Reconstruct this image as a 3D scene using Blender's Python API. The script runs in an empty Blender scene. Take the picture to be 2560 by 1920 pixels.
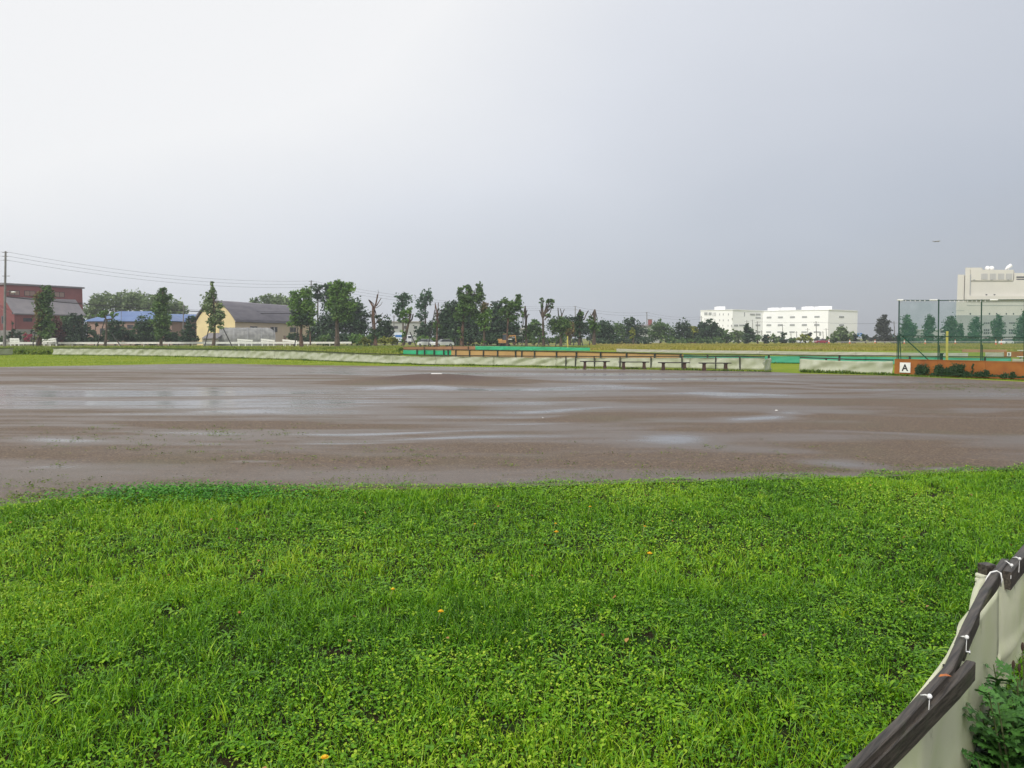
import bpy, math, random
import numpy as np
from mathutils import Vector
random.seed(7)
RNG = np.random.default_rng(11)
SC = bpy.context.scene
COL = SC.collection

# ------------------------------------------------------------------ camera
F, CX, CY, HZY, CAMH = 2050.0, 1280.0, 960.0, 846.0, 1.6
TH = math.atan((CY - HZY) / F)
cam_d = bpy.data.cameras.new('camera')
cam = bpy.data.objects.new('camera', cam_d); COL.objects.link(cam)
cam.location = (0, 0, CAMH); cam.rotation_euler = (math.pi / 2 - TH, 0, 0)
cam_d.sensor_width = 36; cam_d.lens = 36 * F / 2560
cam_d.clip_start = 0.05; cam_d.clip_end = 9000
SC.camera = cam

# ------------------------------------------------------------------ world + sun
SUN_AZ, SUN_EL = math.radians(-150), math.radians(43)     # azimuth from +Y, negative = left
w = bpy.data.worlds.new('World'); SC.world = w; w.use_nodes = True
nt = w.node_tree; nt.nodes.clear(); N = nt.nodes.new; L = nt.links.new
wo = N('ShaderNodeOutputWorld'); mix = N('ShaderNodeMixShader')
sky = N('ShaderNodeTexSky'); sky.sky_type = 'NISHITA'; sky.sun_disc = False
sky.sun_elevation = SUN_EL; sky.sun_rotation = SUN_AZ
bg1 = N('ShaderNodeBackground'); bg1.inputs['Strength'].default_value = 0.1
L(sky.outputs[0], bg1.inputs[0])
tc = N('ShaderNodeTexCoord')
dot = N('ShaderNodeVectorMath'); dot.operation = 'DOT_PRODUCT'
nrm = N('ShaderNodeVectorMath'); nrm.operation = 'NORMALIZE'
L(tc.outputs['Generated'], nrm.inputs[0]); L(nrm.outputs[0], dot.inputs[0])
dot.inputs[1].default_value = (-0.62, 0.48, 0.62)
def wmath(op, a, b=None, clamp=False):
    m = N('ShaderNodeMath'); m.operation = op; m.use_clamp = clamp
    for i, v in enumerate((a, b)):
        if v is None: continue
        if isinstance(v, (int, float)): m.inputs[i].default_value = v
        else: L(v, m.inputs[i])
    return m.outputs[0]
sep = N('ShaderNodeSeparateXYZ'); L(nrm.outputs[0], sep.inputs[0])
d0 = wmath('MAXIMUM', dot.outputs['Value'], 0.0)
d2 = wmath('MULTIPLY', wmath('POWER', d0, 2.2), 0.74)
z1 = wmath('MULTIPLY', wmath('MAXIMUM', sep.outputs['Z'], 0.0), 0.48)
nz = N('ShaderNodeTexNoise'); nz.inputs['Scale'].default_value = 1.6; nz.inputs['Detail'].default_value = 5
nz.inputs['Roughness'].default_value = 0.4
mp = N('ShaderNodeMapping'); mp.inputs['Scale'].default_value = (1, 1, 2.2)
L(nrm.outputs[0], mp.inputs[0]); L(mp.outputs[0], nz.inputs['Vector'])
n1 = wmath('MULTIPLY', wmath('SUBTRACT', nz.outputs['Fac'], 0.5), 0.30)
back = wmath('MULTIPLY', wmath('MAXIMUM', wmath('MULTIPLY', sep.outputs['Y'], -1.0), 0.0), 0.5)  # sky brightness added behind the camera to light surfaces facing it
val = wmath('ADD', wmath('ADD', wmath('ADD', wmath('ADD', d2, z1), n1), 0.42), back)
ramp = N('ShaderNodeValToRGB')
e = ramp.color_ramp.elements
e[0].position = 0.0; e[0].color = (0.0, 0.0, 0.0, 1)
e[1].position = 1.0; e[1].color = (1.0, 1.0, 1.0, 1)
for p, c in ((0.35, (0.35, 0.365, 0.395)), (0.55, (0.52, 0.555, 0.625)), (0.8, (0.79, 0.815, 0.87))):
    k = e.new(p); k.color = (*c, 1)
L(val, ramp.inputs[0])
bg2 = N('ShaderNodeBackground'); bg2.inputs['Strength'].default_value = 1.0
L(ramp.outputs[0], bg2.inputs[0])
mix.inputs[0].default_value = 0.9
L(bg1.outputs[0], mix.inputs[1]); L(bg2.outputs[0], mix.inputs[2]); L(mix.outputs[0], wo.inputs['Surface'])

sd = bpy.data.lights.new('sun', 'SUN'); sd.energy = 2.7; sd.angle = math.radians(12); sd.color = (1.0, 0.96, 0.9)
sun = bpy.data.objects.new('sun', sd); COL.objects.link(sun)
sdir = Vector((math.sin(SUN_AZ) * math.cos(SUN_EL), math.cos(SUN_AZ) * math.cos(SUN_EL), math.sin(SUN_EL)))
sun.rotation_euler = sdir.to_track_quat('Z', 'Y').to_euler(); sun.location = (0, 0, 60)
SC.view_settings.view_transform = 'Standard'; SC.view_settings.look = 'None'
SC.view_settings.exposure = 0.0; SC.view_settings.gamma = 1.0
SC.cycles.max_bounces = 6; SC.cycles.transparent_max_bounces = 16; SC.cycles.volume_bounces = 0

# ------------------------------------------------------------------ helpers
def ray(px, py):
    c, s = math.cos(TH), math.sin(TH)
    a, b = (px - CX) / F, (CY - py) / F
    return Vector((a, c + b * s, -s + b * c))
def P(px, py, Y):
    d = ray(px, py); t = Y / d.y
    return Vector((d.x * t, Y, CAMH + d.z * t))
def G(px, py, z=0.0):
    d = ray(px, py); t = (z - CAMH) / d.z
    return Vector((d.x * t, d.y * t, z))
def X(px, Y): return (px - CX) / F * Y * 1.0015
def onwall(px, py, a, b):
    d = ray(px, py); ex, ey = b[0] - a[0], b[1] - a[1]
    t = (a[0] * ey - a[1] * ex) / (d.x * ey - d.y * ex)
    return Vector((d.x * t, d.y * t, CAMH + d.z * t))
def tag(o, label=None, cat=None, group=None, kind=None):
    if label: o['label'] = label
    if cat: o['category'] = cat
    if group: o['group'] = group
    if kind: o['kind'] = kind
    return o
def T(name, label, cat, loc, group=None):
    o = bpy.data.objects.new(name, None); o.empty_display_size = 0.2
    o.location = loc; COL.objects.link(o); return tag(o, label, cat, group)
def off(parent):
    v = Vector((0, 0, 0))
    while parent is not None:
        v = v + Vector(parent.location); parent = parent.parent
    return v
def link(name, me, mat, parent=None):
    o = bpy.data.objects.new(name, me); COL.objects.link(o)
    if mat: me.materials.append(mat)
    if parent: o.parent = parent
    return o
def big(name, V, T3, mat, parent=None, tint=None, loc=None, smooth=False):
    """triangle mesh from numpy arrays in world coordinates"""
    V = np.asarray(V, dtype=np.float32).reshape(-1, 3); T3 = np.asarray(T3, dtype=np.int32).reshape(-1, 3)
    o_ = off(parent) if parent else (Vector(loc) if loc is not None else Vector((0, 0, 0)))
    V = V - np.array(o_, dtype=np.float32)
    me = bpy.data.meshes.new(name)
    me.vertices.add(len(V)); me.vertices.foreach_set('co', V.ravel())
    me.loops.add(len(T3) * 3); me.loops.foreach_set('vertex_index', T3.ravel())
    me.polygons.add(len(T3)); me.polygons.foreach_set('loop_start', np.arange(0, len(T3) * 3, 3, dtype=np.int32))
    if smooth: me.polygons.foreach_set('use_smooth', np.ones(len(T3), dtype=bool))
    if tint is not None:
        at = me.attributes.new('tint', 'FLOAT', 'POINT'); at.data.foreach_set('value', np.asarray(tint, dtype=np.float32))
    me.update(calc_edges=True)
    o = link(name, me, mat, parent)
    if not parent and loc is not None: o.location = loc
    return o
class MB:
    def __init__(s): s.v = []; s.f = []
    def add(s, vs, fs):
        n = len(s.v); s.v += [Vector(v) for v in vs]; s.f += [tuple(i + n for i in f) for f in fs]; return s
    def box(s, c, d, rz=0.0, taper=1.0):
        x, y, z = d[0] / 2, d[1] / 2, d[2] / 2; cr, sr = math.cos(rz), math.sin(rz); vs = []
        for k, dz in ((1, -z), (taper, z)):
            for sx, sy in ((-1, -1), (1, -1), (1, 1), (-1, 1)):
                a, b = sx * x * k, sy * y * k
                vs.append((c[0] + a * cr - b * sr, c[1] + a * sr + b * cr, c[2] + dz))
        return s.add(vs, [(3, 2, 1, 0), (4, 5, 6, 7), (0, 1, 5, 4), (1, 2, 6, 5), (2, 3, 7, 6), (3, 0, 4, 7)])
    def beam(s, a, b, wd, ht, up=(0, 0, 1)):
        a, b = Vector(a), Vector(b); d = (b - a).normalized(); u = Vector(up)
        if abs(d.dot(u)) > 0.98: u = Vector((0, 1, 0))
        r = d.cross(u).normalized(); u = r.cross(d).normalized(); vs = []
        for p in (a, b):
            for i, j in ((-1, -1), (1, -1), (1, 1), (-1, 1)): vs.append(p + r * wd / 2 * i + u * ht / 2 * j)
        return s.add(vs, [(3, 2, 1, 0), (4, 5, 6, 7), (0, 1, 5, 4), (1, 2, 6, 5), (2, 3, 7, 6), (3, 0, 4, 7)])
    def tube(s, pts, rad, n=6, cap=True):
        pts = [Vector(p) for p in pts]; rad = rad if isinstance(rad, (list, tuple)) else [rad] * len(pts)
        vs, fs = [], []; prev = None
        for i, p in enumerate(pts):
            d = (pts[min(i + 1, len(pts) - 1)] - pts[max(i - 1, 0)]).normalized()
            ref = Vector((0, 1, 0)) if abs(d.y) < 0.9 else Vector((1, 0, 0))
            r = d.cross(ref).normalized(); u = r.cross(d)
            for k in range(n):
                a = 2 * math.pi * k / n
                vs.append(p + (r * math.cos(a) + u * math.sin(a)) * rad[i])
        for i in range(len(pts) - 1):
            for k in range(n):
                k2 = (k + 1) % n; fs.append((i * n + k, i * n + k2, (i + 1) * n + k2, (i + 1) * n + k))
        if cap: fs.append(tuple(range(n))[::-1]); fs.append(tuple((len(pts) - 1) * n + k for k in range(n)))
        return s.add(vs, fs)
    def ball(s, c, r, n=8, m=6):
        r = r if isinstance(r, (tuple, list)) else (r, r, r); vs = []; fs = []
        for j in range(m + 1):
            t = math.pi * j / m
            for k in range(n):
                a = 2 * math.pi * k / n
                vs.append((c[0] + r[0] * math.sin(t) * math.cos(a), c[1] + r[1] * math.sin(t) * math.sin(a), c[2] + r[2] * math.cos(t)))
        for j in range(m):
            for k in range(n):
                k2 = (k + 1) % n; fs.append((j * n + k, j * n + k2, (j + 1) * n + k2, (j + 1) * n + k)[::-1])
        return s.add(vs, fs)
    def prism(s, poly, a, b):
        """poly: list of 3D points (a face) extruded by vector b"""
        b = Vector(b); n = len(poly); vs = [Vector(p) + Vector(a) for p in poly]; vs += [v + b for v in vs]
        fs = [tuple(range(n))[::-1], tuple(range(n, 2 * n))] + [(i, (i + 1) % n, (i + 1) % n + n, i + n) for i in range(n)]
        return s.add(vs, fs)
    def obj(s, name, mat, parent=None, loc=None, local=False, smooth=False, bevel=0):
        o_ = Vector((0, 0, 0))
        if not local: o_ = off(parent) if parent else (Vector(loc) if loc is not None else Vector((0, 0, 0)))
        me = bpy.data.meshes.new(name); me.from_pydata([tuple(v - o_) for v in s.v], [], s.f); me.update()
        if smooth:
            for p in me.polygons: p.use_smooth = True
        o = link(name, me, mat, parent)
        if not parent and loc is not None: o.location = loc
        if bevel:
            m = o.modifiers.new('bevel', 'BEVEL'); m.width = bevel; m.segments = 2
        return o
def dup(root, loc, label=None, rotz=None):
    r = root.copy(); COL.objects.link(r); r.location = loc
    if rotz is not None: r.rotation_euler = (0, 0, rotz)
    if label: r['label'] = label
    for ch in list(root.children):
        c = ch.copy(); COL.objects.link(c); c.parent = r
        for g in ch.children:
            q = g.copy(); COL.objects.link(q); q.parent = c
    return r
def vnoise(x, y, seed=0):
    """smooth value noise 0..1 for numpy arrays"""
    x = np.asarray(x, dtype=float); y = np.asarray(y, dtype=float)
    xi, yi = np.floor(x).astype(np.int64), np.floor(y).astype(np.int64); fx, fy = x - xi, y - yi
    fx = fx * fx * (3 - 2 * fx); fy = fy * fy * (3 - 2 * fy)
    def h(a, b):
        n = (a * 374761393 + b * 668265263 + seed * 974711) & 0x7fffffff
        n = ((n ^ (n >> 13)) * 1274126177) & 0x7fffffff
        return ((n ^ (n >> 16)) & 0xffff) / 65535.0
    return (h(xi, yi) * (1 - fx) + h(xi + 1, yi) * fx) * (1 - fy) + (h(xi, yi + 1) * (1 - fx) + h(xi + 1, yi + 1) * fx) * fy

# ------------------------------------------------------------------ materials
def newmat(name):
    m = bpy.data.materials.new(name); m.use_nodes = True; t = m.node_tree; t.nodes.clear()
    out = t.nodes.new('ShaderNodeOutputMaterial'); return m, t, out
def pos(t, scale=(1, 1, 1)):
    g = t.nodes.new('ShaderNodeNewGeometry'); mp = t.nodes.new('ShaderNodeMapping')
    mp.inputs['Scale'].default_value = scale; t.links.new(g.outputs['Position'], mp.inputs[0]); return mp.outputs[0]
def noise(t, vec, scale, detail=4, rough=0.55):
    n = t.nodes.new('ShaderNodeTexNoise'); n.inputs['Scale'].default_value = scale
    n.inputs['Detail'].default_value = detail; n.inputs['Roughness'].default_value = rough
    t.links.new(vec, n.inputs['Vector']); return n.outputs['Fac']
def mapr(t, v, a, b, c=0.0, d=1.0, smooth=True):
    m = t.nodes.new('ShaderNodeMapRange'); m.inputs[1].default_value = a; m.inputs[2].default_value = b
    m.inputs[3].default_value = c; m.inputs[4].default_value = d
    if smooth: m.interpolation_type = 'SMOOTHSTEP'
    t.links.new(v, m.inputs[0]); return m.outputs[0]
def mixc(t, f, a, b):
    m = t.nodes.new('ShaderNodeMix'); m.data_type = 'RGBA'
    for i, v in ((0, f), (6, a), (7, b)):
        if isinstance(v, (int, float)): m.inputs[i].default_value = v
        elif isinstance(v, tuple): m.inputs[i].default_value = (*v[:3], 1)
        else: t.links.new(v, m.inputs[i])
    return m.outputs[2]
def nmath(t, op, a, b, clamp=False):
    m = t.nodes.new('ShaderNodeMath'); m.operation = op; m.use_clamp = clamp
    for i, v in enumerate((a, b)):
        if isinstance(v, (int, float)): m.inputs[i].default_value = v
        else: t.links.new(v, m.inputs[i])
    return m.outputs[0]
def bump(t, h, strength, dist, target):
    b = t.nodes.new('ShaderNodeBump'); b.inputs['Distance'].default_value = dist
    if isinstance(strength, (int, float)): b.inputs['Strength'].default_value = strength
    else: t.links.new(strength, b.inputs['Strength'])
    t.links.new(h, b.inputs['Height']); t.links.new(b.outputs[0], target)
def solid(name, c, c2=None, scale=3.0, rough=0.7, bmp=0.0, stretch=(1, 1, 1), metal=0.0, spec=0.4, lo=0.35, hi=0.65, detail=5, coat=0.0):
    m, t, out = newmat(name); b = t.nodes.new('ShaderNodeBsdfPrincipled'); t.links.new(b.outputs[0], out.inputs[0])
    b.inputs['Roughness'].default_value = rough; b.inputs['Metallic'].default_value = metal
    b.inputs['Specular IOR Level'].default_value = spec
    if coat: b.inputs['Coat Weight'].default_value = coat
    if c2 is None: c2 = tuple(x * 0.8 for x in c)
    v = pos(t, stretch); n = noise(t, v, scale, detail)
    t.links.new(mixc(t, mapr(t, n, lo, hi), c, c2), b.inputs['Base Color'])
    if bmp: bump(t, noise(t, v, scale * 4, 4), bmp, 0.02, b.inputs['Normal'])
    return m
def leafmat(name, cols, trans=0.3, rough=0.5, spec=0.3):
    """cols: colours spread over the per-leaf tint attribute"""
    m, t, out = newmat(name); b = t.nodes.new('ShaderNodeBsdfPrincipled'); tr = t.nodes.new('ShaderNodeBsdfTranslucent')
    mx = t.nodes.new('ShaderNodeMixShader'); mx.inputs[0].default_value = trans
    a = t.nodes.new('ShaderNodeAttribute'); a.attribute_name = 'tint'
    r = t.nodes.new('ShaderNodeValToRGB'); e = r.color_ramp.elements
    e[0].color = (*cols[0], 1); e[1].color = (*cols[-1], 1)
    for i, c in enumerate(cols[1:-1]): k = e.new((i + 1) / (len(cols) - 1)); k.color = (*c, 1)
    t.links.new(a.outputs['Fac'], r.inputs[0]); t.links.new(r.outputs[0], b.inputs['Base Color']); t.links.new(r.outputs[0], tr.inputs[0])
    b.inputs['Roughness'].default_value = rough; b.inputs['Specular IOR Level'].default_value = spec
    t.links.new(b.outputs[0], mx.inputs[1]); t.links.new(tr.outputs[0], mx.inputs[2]); t.links.new(mx.outputs[0], out.inputs[0])
    return m
M = {}
# grass ground: bright lawn near, olive and yellow weeds further off
def ground_mat():
    m, t, out = newmat('ground_grass'); b = t.nodes.new('ShaderNodeBsdfPrincipled'); t.links.new(b.outputs[0], out.inputs[0])
    b.inputs['Roughness'].default_value = 0.9; b.inputs['Specular IOR Level'].default_value = 0.1
    v = pos(t); v2 = pos(t, (1, 0.35, 1))
    lawn = mixc(t, mapr(t, noise(t, v2, 0.5, 5), 0.35, 0.65), (0.16, 0.225, 0.014), (0.24, 0.275, 0.022))
    lawn = mixc(t, mapr(t, noise(t, v, 9.0, 4), 0.45, 0.75), lawn, (0.10, 0.17, 0.02))
    olive = mixc(t, mapr(t, noise(t, v, 0.08, 5), 0.4, 0.62), (0.14, 0.19, 0.03), (0.26, 0.23, 0.05))
    g = t.nodes.new('ShaderNodeNewGeometry'); s = t.nodes.new('ShaderNodeSeparateXYZ'); t.links.new(g.outputs['Position'], s.inputs[0])
    ys = nmath(t, 'ADD', s.outputs['Y'], nmath(t, 'MULTIPLY', nmath(t, 'ADD', s.outputs['X'], nmath(t, 'MULTIPLY', noise(t, v, 0.1, 2), 30.0)), -0.28))
    base = mixc(t, mapr(t, ys, 92, 112), lawn, olive)
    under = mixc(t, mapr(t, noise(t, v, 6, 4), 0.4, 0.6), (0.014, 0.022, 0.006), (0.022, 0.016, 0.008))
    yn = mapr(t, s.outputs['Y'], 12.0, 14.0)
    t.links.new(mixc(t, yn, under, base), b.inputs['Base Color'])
    bump(t, noise(t, v, 14, 4), 0.6, 0.04, b.inputs['Normal'])
    return m
M['ground'] = ground_mat()
def dirt_mat():
    m, t, out = newmat('wet_dirt'); b = t.nodes.new('ShaderNodeBsdfPrincipled'); t.links.new(b.outputs[0], out.inputs[0])
    v = pos(t)
    at_ = t.nodes.new('ShaderNodeAttribute'); at_.attribute_name = 'tint'
    w_ = nmath(t, 'ADD', at_.outputs['Fac'], nmath(t, 'MULTIPLY', nmath(t, 'SUBTRACT', noise(t, pos(t, (.5, 1, 1)), 2.2, 5, .6), 0.5), 0.30))
    damp = mapr(t, w_, 0.12, 0.42); pud = mapr(t, w_, 0.44, 0.72)
    grain = noise(t, v, 34, 6, 0.8); grain2 = noise(t, v, 7, 5, 0.7)
    dry = mixc(t, mapr(t, grain, 0.42, 0.62), (0.032, 0.020, 0.012), (0.27, 0.19, 0.115))
    dry = mixc(t, mapr(t, grain2, 0.35, 0.7), dry, (0.105, 0.068, 0.043))
    mossy = mapr(t, noise(t, v, 0.35, 4), 0.5, 0.72, 0.0, 0.45)
    dry = mixc(t, mossy, dry, (0.10, 0.092, 0.045))
    c = mixc(t, mapr(t, damp, 0, 1, 0, .6, False), dry, (0.090, 0.066, 0.050)); c = mixc(t, pud, c, (0.080, 0.066, 0.058))
    gz = t.nodes.new('ShaderNodeNewGeometry'); sz_ = t.nodes.new('ShaderNodeSeparateXYZ'); t.links.new(gz.outputs['Position'], sz_.inputs[0])
    c = mixc(t, mapr(t, sz_.outputs['Z'], .05, .20, 0, .75), c, mixc(t, mapr(t, grain, .4, .62), (0.035, 0.018, 0.013), (0.115, 0.062, 0.045)))
    t.links.new(c, b.inputs['Base Color'])
    r = nmath(t, 'SUBTRACT', mapr(t, damp, 0, 1, 0.62, 0.40, False), nmath(t, 'MULTIPLY', pud, 0.27))
    t.links.new(r, b.inputs['Roughness'])
    t.links.new(mapr(t, damp, 0, 1, 0.30, 0.5, False), b.inputs['Specular IOR Level'])
    hs = nmath(t, 'SUBTRACT', 0.55, nmath(t, 'MULTIPLY', nmath(t, 'ADD', nmath(t, 'MULTIPLY', damp, 0.4), nmath(t, 'MULTIPLY', pud, 0.5)), 0.58))
    bump(t, grain, hs, 0.02, b.inputs['Normal'])
    return m
M['dirt'] = dirt_mat()
M['soil'] = solid('dark_soil', (0.02, 0.017, 0.012), (0.035, 0.03, 0.018), 8, 0.95, 0.5)
M['asphalt'] = solid('asphalt', (0.09, 0.09, 0.09), (0.13, 0.13, 0.125), 0.5, 0.85)
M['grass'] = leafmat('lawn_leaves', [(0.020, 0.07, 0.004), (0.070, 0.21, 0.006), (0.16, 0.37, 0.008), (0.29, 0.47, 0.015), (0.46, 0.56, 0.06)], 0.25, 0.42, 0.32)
M['weed'] = leafmat('weed_leaves', [(0.04, 0.09, 0.012), (0.10, 0.17, 0.02), (0.19, 0.26, 0.03), (0.30, 0.29, 0.06)], 0.3)
M['tallgrass'] = leafmat('tall_grass', [(0.05, 0.11, 0.015), (0.15, 0.22, 0.028), (0.25, 0.29, 0.04), (0.34, 0.29, 0.09)], 0.3)
M['meadow'] = leafmat('yellow_meadow', [(0.14, 0.18, 0.03), (0.27, 0.26, 0.04), (0.37, 0.32, 0.06), (0.40, 0.28, 0.14)], 0.3)
M['leaf_dark'] = leafmat('leaf_dark', [(0.013, 0.035, 0.018), (0.036, 0.078, 0.032), (0.07, 0.125, 0.045)], 0.2)
M['leaf_mid'] = leafmat('leaf_mid', [(0.03, 0.075, 0.022), (0.08, 0.155, 0.04), (0.17, 0.26, 0.07)], 0.25)
M['leaf_bright'] = leafmat('leaf_bright', [(0.045, 0.11, 0.025), (0.12, 0.235, 0.045), (0.24, 0.37, 0.08)], 0.3)
M['leaf_pale'] = leafmat('leaf_pale', [(0.08, 0.13, 0.05), (0.16, 0.23, 0.09), (0.26, 0.33, 0.15)], 0.25)
M['leaf_yellow'] = leafmat('leaf_yellow', [(0.14, 0.18, 0.03), (0.26, 0.29, 0.04), (0.38, 0.36, 0.06)], 0.3)
M['leaf_brown'] = leafmat('leaf_brown', [(0.06, 0.05, 0.02), (0.17, 0.11, 0.04), (0.16, 0.17, 0.05), (0.28, 0.15, 0.06)], 0.2)
M['leaf_red'] = leafmat('leaf_red', [(0.05, 0.02, 0.02), (0.10, 0.035, 0.03), (0.09, 0.08, 0.03)], 0.2)
M['flower'] = leafmat('pink_flowers', [(0.30, 0.03, 0.07), (0.5, 0.07, 0.14), (0.04, 0.08, 0.02)], 0.2)
M['poplar'] = leafmat('leaf_poplar', [(0.025, 0.07, 0.03), (0.05, 0.12, 0.05), (0.09, 0.18, 0.07)], 0.25)
M['grey_leaf'] = leafmat('leaf_greygreen', [(0.035, 0.045, 0.035), (0.06, 0.075, 0.055), (0.09, 0.10, 0.07)], 0.2)
M['bark'] = solid('bark', (0.055, 0.042, 0.03), (0.12, 0.09, 0.065), 3, 0.9, 0.4, (1, 1, 0.3))
M['bark_red'] = solid('bark_red', (0.05, 0.036, 0.028), (0.145, 0.082, 0.056), 2.5, 0.9, 0.4, (1, 1, 0.4))
M['wood_dark'] = solid('creosoted_wood', (0.030, 0.026, 0.020), (0.090, 0.078, 0.062), 9, 0.55, 0.5, (1, 1, 1), 0, 0.5)
def rail_wood():
    m, t, out = newmat('weathered_rail_wood'); b = t.nodes.new('ShaderNodeBsdfPrincipled'); t.links.new(b.outputs[0], out.inputs[0])
    g = t.nodes.new('ShaderNodeNewGeometry'); vr = t.nodes.new('ShaderNodeVectorRotate'); vr.rotation_type = 'Z_AXIS'; vr.inputs['Angle'].default_value = -.86; t.links.new(g.outputs['Position'], vr.inputs['Vector'])
    mp = t.nodes.new('ShaderNodeMapping'); mp.inputs['Scale'].default_value = (1.5, 30, 30); t.links.new(vr.outputs[0], mp.inputs[0])
    gr = noise(t, mp.outputs[0], 3.2, 6, .65); bl = noise(t, pos(t), 14, 4)
    c = mixc(t, mapr(t, gr, .35, .66), (0.020, 0.016, 0.012), (0.085, 0.070, 0.055)); c = mixc(t, mapr(t, bl, .5, .75, 0, .5), c, (0.045, 0.052, 0.028))
    t.links.new(c, b.inputs['Base Color']); b.inputs['Roughness'].default_value = .5; bump(t, gr, .6, .004, b.inputs['Normal']); return m
M['wood_dark'] = rail_wood()
M['black_post'] = solid('dark_post', (0.018, 0.02, 0.018), (0.04, 0.042, 0.035), 4, 0.7)
M['green_steel'] = solid('dark_green_steel', (0.008, 0.045, 0.028), (0.016, 0.062, 0.04), 4, 0.5)
M['yellow'] = solid('yellow_paint', (0.62, 0.52, 0.10), (0.5, 0.42, 0.1), 3, 0.5)
M['white'] = solid('white_paint', (0.80, 0.80, 0.78), (0.70, 0.70, 0.67), 2, 0.5)
M['white_wall'] = solid('white_wall', (0.92, 0.92, 0.91), (0.87, 0.87, 0.86), 0.06, 0.7)
M['cream_wall'] = solid('cream_wall', (0.66, 0.63, 0.56), (0.60, 0.58, 0.52), 0.05, 0.8)
M['grey_wall'] = solid('grey_wall', (0.36, 0.37, 0.35), (0.31, 0.32, 0.31), 0.1, 0.8)
M['louver'] = solid('grey_louver', (0.30, 0.31, 0.31), (0.38, 0.39, 0.39), 8, 0.6, stretch=(0.01, 0.01, 4))
M['louver_pale'] = solid('pale_louver', (0.40, 0.40, 0.385), (0.48, 0.47, 0.45), 2, 0.6, stretch=(3, 3, 0.02))
M['darkwin'] = solid('dark_window', (0.03, 0.03, 0.033), (0.06, 0.06, 0.065), 1, 0.2)
M['concrete'] = solid('concrete', (0.33, 0.32, 0.29), (0.25, 0.24, 0.21), 0.8, 0.85)
M['pole'] = solid('concrete_pole', (0.20, 0.19, 0.18), (0.14, 0.135, 0.13), 2, 0.8)
M['wire'] = solid('black_cable', (0.03, 0.03, 0.035), None, 2, 0.7)
M['orange_wall'] = solid('orange_board', (0.34, 0.125, 0.022), (0.24, 0.072, 0.016), 1.4, 0.7, 0.2, lo=0.3, hi=0.75)
M['orange_pale'] = solid('tan_board', (0.47, 0.29, 0.12), (0.40, 0.24, 0.10), 0.5, 0.75)
M['orange_red'] = solid('rust_board', (0.42, 0.22, 0.13), (0.35, 0.18, 0.10), 0.5, 0.75)
M['teal'] = solid('teal_sheet', (0.085, 0.38, 0.27), (0.05, 0.31, 0.19), 0.35, 0.6, 0.2)
M['green_sheet'] = solid('green_sheet', (0.02, 0.30, 0.14), (0.03, 0.37, 0.19), 0.6, 0.6, 0.2)
M['blue_roof'] = solid('blue_roof', (0.095, 0.155, 0.32), (0.12, 0.19, 0.36), 0.5, 0.5)
M['grey_roof'] = solid('grey_roof', (0.17, 0.16, 0.17), (0.21, 0.195, 0.20), 0.5, 0.6)
M['barn_roof'] = solid('barn_roof', (0.115, 0.105, 0.125), (0.15, 0.14, 0.155), 0.3, 0.6, stretch=(1, 1, 4))
M['yellow_wall'] = solid('yellow_wall', (0.74, 0.61, 0.33), (0.67, 0.55, 0.31), 0.3, 0.8)
M['beige_wall'] = solid('beige_wall', (0.66, 0.53, 0.40), (0.60, 0.48, 0.36), 0.3, 0.8)
M['brown_wall'] = solid('brown_wall', (0.33, 0.22, 0.18), (0.28, 0.19, 0.15), 0.3, 0.8)
M['cone_orange'] = solid('orange_plastic', (0.7, 0.16, 0.06), None, 2, 0.5)
M['machine'] = solid('worn_yellow_paint', (0.50, 0.27, 0.08), (0.36, 0.18, 0.07), 2, 0.5)
M['car_white'] = solid('white_car_paint', (0.72, 0.74, 0.75), (0.68, 0.70, 0.72), 1, 0.25, coat=0.6)
M['car_red'] = solid('red_car_paint', (0.34, 0.05, 0.08), None, 1, 0.3, coat=0.6)
M['rubber'] = solid('rubber', (0.02, 0.02, 0.02), None, 3, 0.9)
M['glass'] = solid('dark_glass', (0.03, 0.04, 0.05), (0.05, 0.06, 0.07), 1, 0.08, spec=0.6)
M['blue_sign'] = solid('blue_sign', (0.03, 0.18, 0.50), None, 1, 0.5)
M['black'] = solid('black_lettering', (0.012, 0.012, 0.014), None, 5, 0.6)
M['cord'] = solid('white_cord', (0.78, 0.78, 0.77), (0.66, 0.66, 0.62), 60, 0.6)
M['metal'] = solid('galvanised_metal', (0.45, 0.46, 0.47), None, 8, 0.35, metal=0.8)
M['petal'] = solid('yellow_petals', (0.80, 0.55, 0.02), (0.75, 0.45, 0.02), 60, 0.6)
M['stem'] = solid('pale_stem', (0.32, 0.36, 0.12), (0.25, 0.30, 0.09), 40, 0.5)
def brick_mat():
    m, t, out = newmat('red_brick'); b = t.nodes.new('ShaderNodeBsdfPrincipled'); t.links.new(b.outputs[0], out.inputs[0])
    b.inputs['Roughness'].default_value = 0.8
    v = pos(t); n = noise(t, v, 0.25, 4)
    c = mixc(t, mapr(t, n, 0.35, 0.65), (0.29, 0.095, 0.085), (0.225, 0.072, 0.065))
    wv = t.nodes.new('ShaderNodeTexWave'); wv.wave_type = 'BANDS'; wv.bands_direction = 'Z'; wv.inputs['Scale'].default_value = 1.1
    wv.inputs['Distortion'].default_value = 0.3; t.links.new(v, wv.inputs['Vector'])
    c = mixc(t, mapr(t, wv.outputs['Fac'], 0.0, 0.25, 0.35, 0.0), c, (0.10, 0.045, 0.045))
    t.links.new(c, b.inputs['Base Color']); return m
M['brick'] = brick_mat()
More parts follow.
